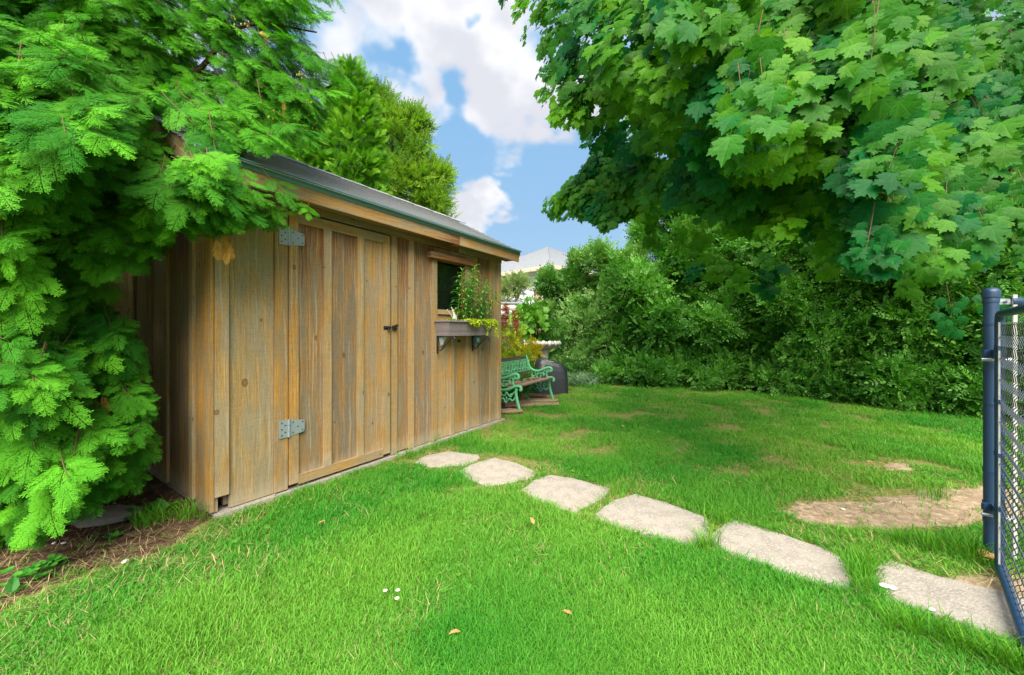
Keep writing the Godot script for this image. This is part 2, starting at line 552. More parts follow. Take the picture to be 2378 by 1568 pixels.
func build_shed():
	# local axes: x along the front, y up, z out of the front wall
	var s := thing("garden_shed", "weathered brown board and batten garden shed with grey roof beside the lawn", "shed", SH0, Basis(SHD, Vector3.UP, SHN))
	var mb := MB.new()
	mb.box(Vector3(LEN / 2 + .01, -.062, -DEEP / 2), Vector3(LEN + .07, .17, DEEP + .10))
	part("foundation_slab", mb, M.concrete, s)
	# dark lining behind the boards, so that no gap looks through the shed
	mb = MB.new()
	mb.box(Vector3(.97, 1.1, -.045), Vector3(1.86, 2.1, .03)); mb.box(Vector3(2.8, 1.1, -.045), Vector3(.66, 2.1, .03))
	mb.box(Vector3(2.2, .68, -.045), Vector3(.55, 1.26, .03)); mb.box(Vector3(2.2, 2.07, -.045), Vector3(.55, .18, .03))
	mb.box(Vector3(.06, 1.1, -DEEP / 2), Vector3(.03, 2.1, DEEP - .1)); mb.box(Vector3(LEN - .06, 1.1, -DEEP / 2), Vector3(.03, 2.1, DEEP - .1)); mb.box(Vector3(LEN / 2, 1.1, -DEEP + .05), Vector3(LEN - .1, 2.1, .03))
	part("lining", mb, M.dark_wood, s)
	# front wall boards: start, end, bottom, top, look
	var top := 2.16
	for b in [[.062, .337, SLAB, top, 3], [.335, .43, SLAB, top, 2], [1.362, 1.60, SLAB + .01, top, 4], [1.60, 1.93, SLAB, top, 1], [1.93, 1.985, SLAB, top, 2], [1.985, 2.21, SLAB, 1.40, 2], [2.21, 2.46, SLAB, 1.40, 5], [1.985, 2.22, 1.98, top, 4], [2.22, 2.46, 1.98, top, 1], [2.46, 2.70, SLAB, top, 0], [2.70, 2.93, SLAB, top, 1], [2.93, LEN, SLAB, top, 3]]:
		board(s, "board", Vector3((b[0] + b[1]) / 2, (b[2] + b[3]) / 2, -.0125), Vector3(b[1] - b[0] - .004, b[3] - b[2], .025), b[4], tint())
	# battens over the joints
	for b in [[-.022, .055, .13, top, 0], [.338, .424, SLAB + .005, top, 5], [1.365, 1.43, SLAB, top, 2], [1.578, 1.642, SLAB, top, 2], [1.90, 1.968, SLAB, 1.96, 2], [2.185, 2.238, SLAB, 1.345, 0], [2.44, 2.50, SLAB, 1.99, 2], [2.175, 2.22, 1.995, 2.14, 4], [2.69, 2.735, SLAB, top, 1], [2.92, 2.965, SLAB, top, 0], [3.10, 3.165, SLAB, top, 0]]:
		board(s, "batten", Vector3((b[0] + b[1]) / 2, (b[2] + b[3]) / 2, .0105), Vector3(b[1] - b[0], b[3] - b[2], .02), b[4], tint())
	# end wall facing the thuja
	var x := [0.0, .33, .8625, 1.297, 1.744, 2.0]
	for i in 5:
		var a: float = x[i]
		var e: float = x[i + 1]
		var m := (a + e) / 2
		for q in [[a, m], [m, e]]:
			var c: float = (q[0] + q[1]) / 2
			var hgt := 2.22 + .53 * minf(c, DEEP - c)
			board(s, "board", Vector3(-.0125, SLAB + hgt / 2, -c), Vector3(.025, hgt, q[1] - q[0] - .004), [5, 4, 3, 1, 0][i], tint())
		if i > 0: board(s, "batten", Vector3(-.036, 1.15, -a), Vector3(.02, 2.2, .062), [2, 0, 2, 1, 4][i], tint())
	board(s, "corner_post", Vector3(-.036, 1.09, -.034), Vector3(.02, 2.1, .09), 5, tint())
	# far end wall, mostly out of sight
	for i in 8:
		var c := .125 + .25 * i
		var hgt := 2.22 + .53 * minf(c, DEEP - c)
		board(s, "board", Vector3(LEN + .0125, SLAB + hgt / 2, -c), Vector3(.025, hgt, .246), [0, 3, 2, 1][i % 4], tint())
		if i > 0: board(s, "batten", Vector3(LEN + .036, 1.15, -c + .125), Vector3(.02, 2.1, .055), i, tint())
	for i in 12: board(s, "board", Vector3(.13 + .264 * i, 1.1, -DEEP - .0125), Vector3(.26, 2.12, .025), i, tint())
	# door
	var d := Node3D.new()
	d.name = "door"; s.add_child(d, true)
	for b in [[.432, .703, 4], [.703, 1.005, 1], [1.005, 1.345, 2]]:
		board(d, "board", Vector3((b[0] + b[1]) / 2, 1.075, -.008), Vector3(b[1] - b[0] - .003, 2.05, .024), b[2], tint())
	for b in [[.433, .50, 5, .06, 2.095], [.70, .762, 2, .115, 2.02], [1.003, 1.06, 0, .115, 2.02], [1.268, 1.342, 0, .06, 2.095]]:
		board(d, "batten", Vector3((b[0] + b[1]) / 2, (b[3] + b[4]) / 2, .0155), Vector3(b[1] - b[0], b[4] - b[3], .022), b[2], tint())
	for b in [[.50, 1.268, 2.02, 2.095, 0], [.50, 1.268, .045, .115, 2]]:
		board(d, "rail", Vector3((b[0] + b[1]) / 2, (b[2] + b[3]) / 2, .0145), Vector3(b[1] - b[0] - .003, b[3] - b[2], .022), b[4], tint())
	for y in [1.90, .485]: hinge(d, Vector3(.428, y, .027))
	latch(d, Vector3(1.335, 1.235, .027))
	# frieze, soffit, fascia
	board(s, "frieze_board", Vector3(LEN / 2, 2.135, .018), Vector3(LEN - .004, .05, .034), 1, tint())
	board(s, "soffit_board", Vector3(LEN / 2, 2.172, .09), Vector3(LEN + .30, .02, .18), 4, tint())
	board(s, "fascia_board", Vector3(LEN / 2, 2.193, .19), Vector3(LEN + .34, .105, .02), 2, tint())
	for e in [-.17, LEN + .17]:
		for back in [0, 1]:
			mb = MB.new()
			mb.uvs = Vector2(3.3, .43); mb.col = Color(.95, .95, .95)
			var from := Vector3(e, 2.193, .19) if back == 0 else Vector3(e, 2.193, -DEEP - .19)
			var to := Vector3(e, 2.193 + .64, -DEEP / 2)
			var dir := (to - from).normalized()
			mb.box((from + to) / 2, Vector3(.022, .105, (to - from).length()), basis_to(Vector3.UP, Vector3(0, 0, 1)) * Basis(Vector3(1, 0, 0), -atan2(dir.y, absf(dir.z)) * (-1.0 if back == 0 else 1.0)))
			part("rake_board", mb, M.wood[0], s)
	# roof
	var rf := Node3D.new()
	rf.name = "roof"; s.add_child(rf, true)
	var rise := .64
	var run := DEEP / 2 + .21
	var ang := atan2(rise, run)
	for side in [1.0, -1.0]:
		var slope := sqrt(rise * rise + run * run)
		var dn := Vector3(0, -sin(ang), side * cos(ang))
		var up := Vector3(0, cos(ang), side * sin(ang))
		var ridge := Vector3(LEN / 2, 2.265 + rise, -DEEP / 2)
		var bs := Basis(Vector3(side, 0, 0), up, dn)
		mb = MB.new()
		mb.box(ridge + dn * (slope / 2) - up * .012, Vector3(LEN + .36, .02, slope), bs)
		part("roof_deck", mb, M.dark_wood, rf)
		var rows := 13
		for i in rows:
			# each course lies over the one below, its lower edge standing proud
			var t := slope * (1.0 - (i + .5) / rows) + .012
			mb = MB.new()
			var tilt := bs * Basis(Vector3(1, 0, 0), -.08)
			mb.box(ridge + dn * t + up * .010, Vector3(LEN + .38 + rr(-.006, .006), .007, slope / rows + .03), tilt)
			part("shingle_course", mb, M.shingle, rf)
		mb = MB.new()
		mb.box(Vector3(LEN / 2, 2.262, -DEEP / 2 + side * (DEEP / 2 + .205)), Vector3(LEN + .37, .045, .012))
		mb.box(Vector3(LEN / 2, 2.2835, -DEEP / 2 + side * (DEEP / 2 + .218)), Vector3(LEN + .37, .008, .03))
		part("drip_edge", mb, M.teal, rf)
	for q in 11:
		mb = MB.new()
		for side in [1.0, -1.0]:
			var dn := Vector3(0, -sin(ang), side * cos(ang))
			var up := Vector3(0, cos(ang), side * sin(ang))
			mb.box(Vector3(-.16 + q * .348, 2.265 + rise, -DEEP / 2) + dn * .058 + up * .026, Vector3(.36, .008, .13), Basis(Vector3(side, 0, 0), up, dn) * Basis(Vector3(0, 0, 1), side * .015))
		part("ridge_cap", mb, M.shingle, rf)
	# window
	var wn := Node3D.new()
	wn.name = "window"; s.add_child(wn, true)
	board(wn, "lintel", Vector3(2.195, 2.01, .036), Vector3(.72, .062, .07), 4, Color(1.0, .82, .78))
	board(wn, "jamb", Vector3(2.465, 1.68, -.03), Vector3(.05, .56, .07), 4, Color(1.1, .80, .68))
	board(wn, "jamb", Vector3(1.965, 1.68, -.03), Vector3(.035, .56, .07), 2, Color(1, 1, 1))
	board(wn, "sill", Vector3(2.215, 1.415, -.012), Vector3(.47, .05, .075), 2, Color(1.05, 1, .9))
	mb = MB.new()
	mb.box(Vector3(2.215, 1.69, -.05), Vector3(.47, .53, .004))
	part("pane", mb, M.glass, wn)
	hook(s)
func hinge(p: Node, at: Vector3):
	var h := Node3D.new()
	h.name = "hinge"; h.position = at; p.add_child(h, true)
	var mb := MB.new()
	# square leaf on the wall, tapering leaf on the door
	mb.box(Vector3(-.036, 0, 0), Vector3(.062, .13, .005))
	var w := MB.new()
	var pts := [Vector2(.006, -.062), Vector2(.11, -.045), Vector2(.115, -.03), Vector2(.115, .03), Vector2(.11, .042), Vector2(.006, .062)]
	for i in range(1, 5): w.tri(Vector3(pts[0].x, pts[0].y, .003), Vector3(pts[i].x, pts[i].y, .003), Vector3(pts[i + 1].x, pts[i + 1].y, .003))
	for i in 6:
		var a: Vector2 = pts[i]
		var b: Vector2 = pts[(i + 1) % 6]
		w.quad(Vector3(a.x, a.y, -.002), Vector3(b.x, b.y, -.002), Vector3(b.x, b.y, .003), Vector3(a.x, a.y, .003))
	part("wall_leaf", mb, M.galvanised, h); part("door_leaf", w, M.galvanised, h)
	mb = MB.new()
	mb.tube([Vector3(0, -.066, .005), Vector3(0, -.02, .005)], same(.0085, 2), 8); mb.tube([Vector3(0, -.018, .005), Vector3(0, .02, .005)], same(.0085, 2), 8); mb.tube([Vector3(0, .022, .005), Vector3(0, .066, .005)], same(.0085, 2), 8)
	part("knuckle", mb, M.galvanised, h)
	for q in [[-.05, .045], [-.05, 0], [-.05, -.045], [-.025, .025], [-.025, -.025], [.03, .04], [.03, -.04], [.065, .0], [.1, .03], [.1, -.03]]:
		mb = MB.new()
		mb.lathe([[.0055, 0], [.0045, .0022], [.001, .003]], 7)
		put("screw", mb.commit(), M.iron, h, Transform3D(Basis(Vector3(1, 0, 0), PI / 2), Vector3(q[0], q[1], .003)))
func latch(p: Node, at: Vector3):
	var h := Node3D.new()
	h.name = "latch"; h.position = at; p.add_child(h, true)
	var mb := MB.new()
	mb.box(Vector3(-.03, 0, .003), Vector3(.075, .032, .005)); mb.box(Vector3(.055, 0, .006), Vector3(.05, .045, .005))
	part("plate", mb, M.iron, h)
	mb = MB.new()
	mb.tube([Vector3(-.06, .002, .012), Vector3(.07, .004, .014)], same(.006, 2), 7); mb.tube([Vector3(-.02, .0, .012), Vector3(-.02, -.03, .016), Vector3(-.018, -.045, .02)], [.0055, .006, .007], 7)
	part("bolt", mb, M.iron, h)
	mb = MB.new()
	mb.tube(smooth([Vector3(.045, .0, .01), Vector3(.05, .025, .02), Vector3(.065, .03, .026), Vector3(.08, .012, .02), Vector3(.088, .028, .022)]), same(.005, 21), 6); mb.tube([Vector3(.03, -.012, .01), Vector3(.05, -.026, .02), Vector3(.072, -.014, .02)], same(.005, 3), 6)
	part("catch", mb, M.iron, h)
func hook(s: Node):
	var mb := MB.new()
	mb.lathe([[.018, 0], [.02, .01], [.012, .02], [.001, .022]], 12)
	for i in mb.v.size(): mb.v[i] = Vector3(2.33 + mb.v[i].x, 1.09 - mb.v[i].z, .003 + mb.v[i].y); mb.n[i] = Vector3(mb.n[i].x, -mb.n[i].z, mb.n[i].y)
	part("round_hook", mb, M.iron, s)

func shed_point(x: float, y: float, z: float) -> Vector3:
	return SH0 + SHD * x + Vector3(0, y, 0) + SHN * z
func build_planter():
	var bs := Basis(SHD, Vector3.UP, SHN)
	for i in 2:
		var xx: float = [1.965, 2.56][i]
		var b := thing("scroll_bracket", ["black iron scroll bracket under the planter's end by the door", "black iron scroll bracket under the planter's end with trailing leaves"][i], "bracket", shed_point(xx, 0, .022), bs, "iron brackets holding the planter")
		var mb := MB.new()
		mb.box(Vector3(0, 1.06, .004), Vector3(.022, .19, .007))
		part("wall_bar", mb, M.iron, b)
		mb = MB.new()
		mb.box(Vector3(0, 1.149, .105), Vector3(.02, .007, .20))
		part("top_bar", mb, M.iron, b)
		mb = MB.new()
		var pts := [Vector3(0, 1.035, .03), Vector3(0, 1.02, .022), Vector3(0, 1.0, .03), Vector3(0, .995, .05), Vector3(0, 1.03, .09), Vector3(0, 1.1, .17), Vector3(0, 1.135, .215), Vector3(0, 1.14, .245), Vector3(0, 1.12, .255), Vector3(0, 1.10, .24), Vector3(0, 1.108, .222)]
		var sp := smooth(pts)
		mb.tube(sp, same(.0075, sp.size()), 6)
		part("scroll_brace", mb, M.iron, b)
		# a small solar light hangs under the planter beside each bracket
		var l := thing("solar_light", ["clear wedge-shaped solar light under the planter by the door", "square blue solar light under the planter's trailing leaves"][i], "solar light", shed_point(xx + .05, 1.085, .02), bs)
		mb = MB.new()
		if i == 0:
			for k in 2:
				var zz := .0 if k == 0 else .05
				mb.tri(Vector3(-.03, .055, zz), Vector3(.005 * (1 - k), -.045 + k * .02, zz * .8), Vector3(.045, .055, zz))
			mb.quad(Vector3(-.03, .055, .05), Vector3(0, -.025, .04), Vector3(.005, -.045, 0), Vector3(-.03, .055, 0)); mb.quad(Vector3(0, -.025, .04), Vector3(.045, .055, .05), Vector3(.045, .055, 0), Vector3(.005, -.045, 0))
			part("lens", mb, M.clear_plastic, l)
		else:
			mb.box(Vector3(.01, .012, .02), Vector3(.075, .07, .04))
			part("housing", mb, M.blue_glass, l)
			mb = MB.new()
			mb.box(Vector3(.01, .012, .042), Vector3(.045, .045, .006))
			part("lens", mb, M.clear_plastic, l)
		mb = MB.new()
		mb.box(Vector3(.01, .061, .025), Vector3(.06, .012, .04))
		part("cap", mb, M.blue_glass, l)
	# the box: a tapering trough with a rim and two ribs
	var o := thing("window_box", "cracked grey plastic window box on two iron brackets", "planter", shed_point(1.93, 1.154, .025), bs)
	var mb := MB.new()
	var L := .77
	for k in 4:
		var y0: float = [0.0, .052, .058, .118][k]
		var y1: float = [.052, .058, .118, .150][k]
		var i0: float = .022 * (1.0 - y0 / .15)
		var i1: float = .022 * (1.0 - y1 / .15)
		if k == 1: i0 -= .004; i1 -= .004
		var a := [Vector3(i0, y0, .0), Vector3(L - i0, y0, .0), Vector3(L - i0, y0, .20 - i0), Vector3(i0, y0, .20 - i0)]
		var e := [Vector3(i1, y1, .0), Vector3(L - i1, y1, .0), Vector3(L - i1, y1, .20 - i1), Vector3(i1, y1, .20 - i1)]
		for q in 4: mb.quad(a[(q + 1) % 4], a[q], e[q], e[(q + 1) % 4])
		if k == 0: mb.quad(a[0], a[1], a[2], a[3])
	part("trough", mb, M.planter, o)
	mb = MB.new()
	mb.box(Vector3(L / 2, .157, .209), Vector3(L + .03, .014, .026)); mb.box(Vector3(L / 2, .157, .005), Vector3(L + .03, .014, .02))
	mb.box(Vector3(-.005, .157, .106), Vector3(.022, .014, .18)); mb.box(Vector3(L + .005, .157, .106), Vector3(.022, .014, .18))
	part("rim", mb, M.planter, o)
	for q in [[.2, .03], [.39, .0]]:
		var x0: float = q[0]
		mb = MB.new()
		mb.tube([Vector3(x0, .15, .199), Vector3(x0 - .01, .10, .193), Vector3(x0 + .004 - q[1] * .4, .06, .187), Vector3(x0 - q[1], .012, .1805)], same(.0012, 4), 4)
		part("crack", mb, M.iron, o)
	mb = MB.new()
	mb.box(Vector3(L / 2, .135, .1), Vector3(L - .03, .02, .165))
	part("potting_soil", mb, M.soil, o)
	# lilies: upright stems set with narrow arching leaves
	var lm := lily_leaf()
	var lily := [[.30, .60, .05], [.33, .50, .13], [.50, .66, .10], [.43, .56, .06], [.56, .50, .14], [.66, .46, .08], [.72, .38, .12]]
	for i in lily.size():
		var st: Array = lily[i]
		var p := thing("lily_plant", "tall leafy lily stem with narrow arching leaves in the window box", "plant", shed_point(1.93 + st[0], 1.154 + .145, .025 + st[2]), bs, "lily stems in the window box")
		var lean := Vector3(rr(-.05, .10) + .08 * (i - 3) / 3.0, 0, rr(.0, .08))
		var sp := []
		for k in 7: sp.append(Vector3(0, st[1] * k / 6.0, 0) + lean * pow(k / 6.0, 1.4))
		mb = MB.new()
		mb.tube(sp, taper(.0055, .003, 7), 5)
		part("stem", mb, M.twig_green, p)
		var nl := int(st[1] * 85)
		for k in nl:
			var t := .10 + .90 * k / nl
			var at: Vector3 = Vector3(0, st[1] * t, 0) + lean * pow(t, 1.4)
			var an := k * 2.4 + rr(-.3, .3)
			var dir := Vector3(cos(an), rr(.25, .6) + (.9 if t > .93 else 0.0), sin(an) * .8 + .15)
			var sz: float = rr(.095, .135) * (1.0 if t < .9 else .75)
			var o2 := put("leaf", lm, M.lily[k % 3], p, Transform3D(basis_to(dir, Vector3.UP).scaled_local(Vector3.ONE * sz), at))
	# creeping jenny: chartreuse trailing strands
	var cj := thing("creeping_jenny", "chartreuse creeping jenny spilling over the window box rim", "plant", shed_point(1.93, 1.154, .025), bs)
	var jl := coin_leaf()
	for i in 22:
		var x0 := rr(.26, .76)
		var hang := rr(.0, .05)
		if i < 5: x0 = .57 + .05 * i; hang = [.14, .06, .05, .16, .17][i]
		var path := smooth([Vector3(x0 - .04, .15, .10), Vector3(x0, .175, .17), Vector3(x0 + .01, .165, .235), Vector3(x0 + .02, .15 - hang * .5, .245), Vector3(x0 + .025, .15 - hang, .24)], 4)
		mb = MB.new()
		mb.tube(path, same(.0018, path.size()), 4)
		var strand := part("strand", mb, M.twig_green, cj)
		var xs := []
		var cs := []
		for k in 44:
			var q: Vector3 = path[mini(int(rr(2, path.size())), path.size() - 1)] + Vector3(rr(-.014, .014), rr(-.012, .012), rr(-.004, .012))
			xs.append(Transform3D(basis_to(Vector3(rr(-1, 1), rr(-.6, .6), rr(.0, .6)), Vector3(rr(-.4, .4), .5, 1)).scaled_local(Vector3.ONE * rr(.016, .024)), q))
			cs.append(Color(.40, .52, .02) * rr(.75, 1.15))
		scatter("leaves", jl, M.leaf, xs, cs, strand)
	for i in 3:
		var xs := []
		var cs := []
		for k in 26:
			xs.append(Transform3D(basis_to(Vector3(rr(-1, 1), rr(.1, .6), rr(-.4, .6)), Vector3.UP).scaled_local(Vector3.ONE * rr(.014, .02)), Vector3(.05 + .035 * i + rr(-.03, .03), .16 + rr(0, .014), .16 + rr(-.03, .04))))
			cs.append(Color(.42, .48, .02) * rr(.75, 1.1))
		scatter("leaves", jl, M.leaf, xs, cs, cj)
	# a little winged figure on a stake
	var fg := thing("garden_ornament", "small pale winged ornament standing in the window box", "ornament", shed_point(2.10, 1.154 + .145, .13), bs)
	mb = MB.new()
	mb.tube(smooth([Vector3(.0, 0, 0), Vector3(-.01, .05, 0), Vector3(-.07, .10, .01), Vector3(-.115, .135, .02)]), taper(.008, .004, 16), 6)
	part("wing_edge", mb, M.white, fg)
	mb = MB.new()
	mb.tube([Vector3(.02, .02, .0), Vector3(-.01, .11, .01), Vector3(-.045, .165, .015)], [.012, .007, .004], 6)
	part("wing", mb, M.white, fg)
	mb = MB.new()
	mb.tube([Vector3(.02, -.02, 0), Vector3(.025, .05, .005), Vector3(-.005, .125, .005)], [.016, .024, .006], 8)
	part("body", mb, M.clear_plastic, fg)
	mb = MB.new()
	mb.lathe([[.001, -.013], [.01, -.008], [.0135, .0], [.01, .009], [.001, .013]], 10, Vector3(-.005, .13, .006))
	part("head", mb, mat(.55, .36, .24, .7), fg)

func lily_leaf() -> ArrayMesh:
	# narrow, folded along the midrib, arching over; unit length along +y, upper face +z
	var mb := MB.new()
	var last := [Vector3(0, 0, 0), Vector3(0, 0, 0), Vector3(0, 0, 0)]
	for k in range(1, 6):
		var t := k / 5.0
		var w: float = .115 * sin(PI * minf(t * .9 + .08, 1.0)) if k < 5 else 0.0
		var c := Vector3(0, t * (1.0 - .18 * t * t), -.55 * t * t * t)
		var now := [c + Vector3(-w, 0, .03), c, c + Vector3(w, 0, .03)]
		mb.quad(last[0], last[1], now[1], now[0]); mb.quad(last[1], last[2], now[2], now[1])
		last = now
	return mb.commit()
func coin_leaf() -> ArrayMesh:
	var mb := MB.new()
	for k in 7:
		var a := TAU * k / 7.0
		var b := TAU * (k + 1) / 7.0
		mb.tri(Vector3(0, .5, 0), Vector3(sin(b) * -.5, .5 - cos(b) * .5, .08), Vector3(sin(a) * -.5, .5 - cos(a) * .5, .08))
	return mb.commit()

# ---------------------------------------------------------------- the ground
var slabs := []
var bare := []
var bed := PackedVector2Array()
func sheet(outline: PackedVector2Array, y_mid: float, y_edge: float, seed_: int, wobble := .03, step := .12) -> MB:
	# an uneven sheet whose rim dips under the ground around it
	var mb := MB.new()
	var nz := noise(seed_, 1.4, 3)
	var pts := PackedVector2Array()
	var ring := PackedVector2Array()
	for i in outline.size():
		var a := outline[i]
		var b := outline[(i + 1) % outline.size()]
		var m := maxi(1, int(a.distance_to(b) / step))
		for k in m:
			var p := a.lerp(b, float(k) / m)
			ring.append(p + Vector2(nz.get_noise_2d(p.x * 4, p.y * 4), nz.get_noise_2d(p.x * 4 + 50, p.y * 4)) * wobble * 2.0)
	pts.append_array(ring)
	var lo := ring[0]
	var hi := ring[0]
	for p in ring: lo = lo.min(p); hi = hi.max(p)
	var x := lo.x
	while x < hi.x:
		var z := lo.y
		while z < hi.y:
			var p := Vector2(x + rr(-.3, .3) * step, z + rr(-.3, .3) * step)
			if inside(p, ring): pts.append(p)
			z += step
		x += step
	var t := Geometry2D.triangulate_delaunay(pts)
	var hs := PackedFloat32Array()
	for i in pts.size():
		hs.append(y_edge if i < ring.size() else y_mid * (1.0 + .5 * nz.get_noise_2d(pts[i].x * 2, pts[i].y * 2)))
	for k in range(0, t.size(), 3):
		var m := (pts[t[k]] + pts[t[k + 1]] + pts[t[k + 2]]) / 3.0
		if not inside(m, ring): continue
		var a := Vector3(pts[t[k]].x, hs[t[k]], pts[t[k]].y)
		var b := Vector3(pts[t[k + 1]].x, hs[t[k + 1]], pts[t[k + 1]].y)
		var c := Vector3(pts[t[k + 2]].x, hs[t[k + 2]], pts[t[k + 2]].y)
		if (b - a).cross(c - a).y < 0: mb.tri(a, c, b)
		else: mb.tri(a, b, c)
	return mb
func build_ground():
	var mb := MB.new()
	mb.quad(Vector3(-90, 0, 40), Vector3(90, 0, 40), Vector3(90, 0, -120), Vector3(-90, 0, -120))
	tag(part("ground", mb, M.thatch), "lawn ground of thatch and short growth", "", "", "structure")
	# planting bed below the thuja and along the shed's end
	bed = ground_poly([[-500, 1560], [-120, 1470], [30, 1412], [120, 1372], [225, 1335], [335, 1305], [425, 1262], [490, 1212], [525, 1205], [470, 1130], [380, 1090], [310, 1045], [250, 1020], [100, 1010], [-500, 1010]])
	tag(part("planting_bed", sheet(bed, .012, -.02, 3, .04), M.soil), "dark bare soil bed under the thuja", "", "", "structure")
	bare = [ground_poly([[1785, 1188], [1860, 1160], [2000, 1152], [2110, 1134], [2230, 1126], [2380, 1136], [2400, 1215], [2260, 1230], [2130, 1240], [2000, 1236], [1890, 1224]]), ground_poly([[2030, 1084], [2070, 1072], [2130, 1080], [2120, 1096], [2060, 1098]]), ground_poly([[1930, 1140], [1990, 1128], [2040, 1138], [1990, 1152]]),
		ground_poly([[2160, 1352], [2230, 1330], [2330, 1325], [2520, 1350], [2560, 1440], [2400, 1430], [2250, 1390]]), ground_poly([[1275, 1020], [1330, 1004], [1370, 1012], [1320, 1028]]), ground_poly([[890, 1235], [905, 1225], [935, 1240], [915, 1260]]), ground_poly([[1150, 1255], [1185, 1240], [1200, 1262], [1165, 1275]])]
	for i in 4:
		tag(part("bare_earth", sheet(bare[i], .008, -.014, 60 + i, .03, .1), M.bare), "pale worn earth patch in the lawn", "", "", "structure")
	# soil along the foot of the hedge and behind the bench
	var foot := ground_poly([[1160, 955], [1270, 938], [1330, 895], [1480, 893], [1640, 905], [1800, 915], [2000, 940], [2290, 968], [2500, 990], [2700, 960], [2300, 905], [1700, 862], [1350, 850], [1130, 850], [1060, 880], [1100, 955]])
	tag(part("hedge_bed", sheet(foot, .012, -.02, 8, .08, .25), M.soil), "brown soil strip along the foot of the hedge", "", "", "structure")
	bare.append(foot)
	# stepping slabs, from the shed door to the gate
	var outl := [[[966, 1076], [985, 1062], [1040, 1051], [1108, 1058], [1112, 1066], [1085, 1082], [1000, 1086]],
		[[1066, 1098], [1095, 1082], [1150, 1067], [1200, 1080], [1243, 1100], [1235, 1112], [1170, 1126], [1130, 1131], [1095, 1117]],
		[[1212, 1142], [1240, 1120], [1275, 1107], [1330, 1115], [1412, 1138], [1400, 1158], [1335, 1192], [1300, 1184], [1240, 1158]],
		[[1386, 1198], [1420, 1170], [1475, 1153], [1545, 1172], [1635, 1205], [1646, 1235], [1640, 1262], [1592, 1274], [1540, 1260], [1450, 1230], [1395, 1210]],
		[[1648, 1266], [1660, 1242], [1700, 1212], [1780, 1235], [1930, 1286], [1975, 1330], [1988, 1372], [1965, 1390], [1900, 1372], [1780, 1330], [1690, 1296]],
		[[2026, 1345], [2040, 1322], [2070, 1308], [2180, 1345], [2300, 1375], [2450, 1410], [2520, 1470], [2540, 1540], [2400, 1520], [2250, 1476], [2150, 1440], [2060, 1400]]]
	var where := ["smallest stepping slab, close against the shed, first of the path", "grey stepping slab second from the shed", "pale four-sided stepping slab third from the shed", "pale stepping slab fourth from the shed, dry grass along its far edge", "long pale stepping slab fifth from the shed, second from the gate", "pale stepping slab lying at the foot of the open gate"]
	for i in outl.size():
		var ol := ground_poly(outl[i])
		slabs.append(ol)
		var c := Vector2.ZERO
		for p in ol: c += p / ol.size()
		# rounded outline, bevelled edge, slightly uneven top
		var ring := PackedVector2Array()
		var nz := noise(300 + i, 3.0, 3)
		for k in ol.size():
			for q in 5:
				var p := ol[k].lerp(ol[(k + 1) % ol.size()], q / 5.0)
				ring.append((p - c) * 1.035 + Vector2(nz.get_noise_2d(p.x * 5, p.y * 5), nz.get_noise_2d(p.x * 5 + 9, p.y * 5)) * .014)
		if Geometry2D.is_polygon_clockwise(ring): ring.reverse()
		var m := MB.new()
		var hh := .014 if i > 0 else .011
		for k in ring.size():
			var a := ring[k]
			var b := ring[(k + 1) % ring.size()]
			var ai := a * (1.0 - .007 / a.length())
			var bi := b * (1.0 - .007 / b.length())
			m.quad(Vector3(b.x, -.03, b.y), Vector3(a.x, -.03, a.y), Vector3(a.x, hh - .005, a.y), Vector3(b.x, hh - .005, b.y))
			m.quad(Vector3(b.x, hh - .005, b.y), Vector3(a.x, hh - .005, a.y), Vector3(ai.x, hh, ai.y), Vector3(bi.x, hh, bi.y))
			m.tri(Vector3(bi.x, hh, bi.y), Vector3(ai.x, hh, ai.y), Vector3(0, hh + .001, 0))
		var o := part("stepping_slab", m, M.concrete)
		o.position = Vector3(c.x, 0, c.y)
		tag(o, where[i], "paving slab", "stepping slabs across the lawn")

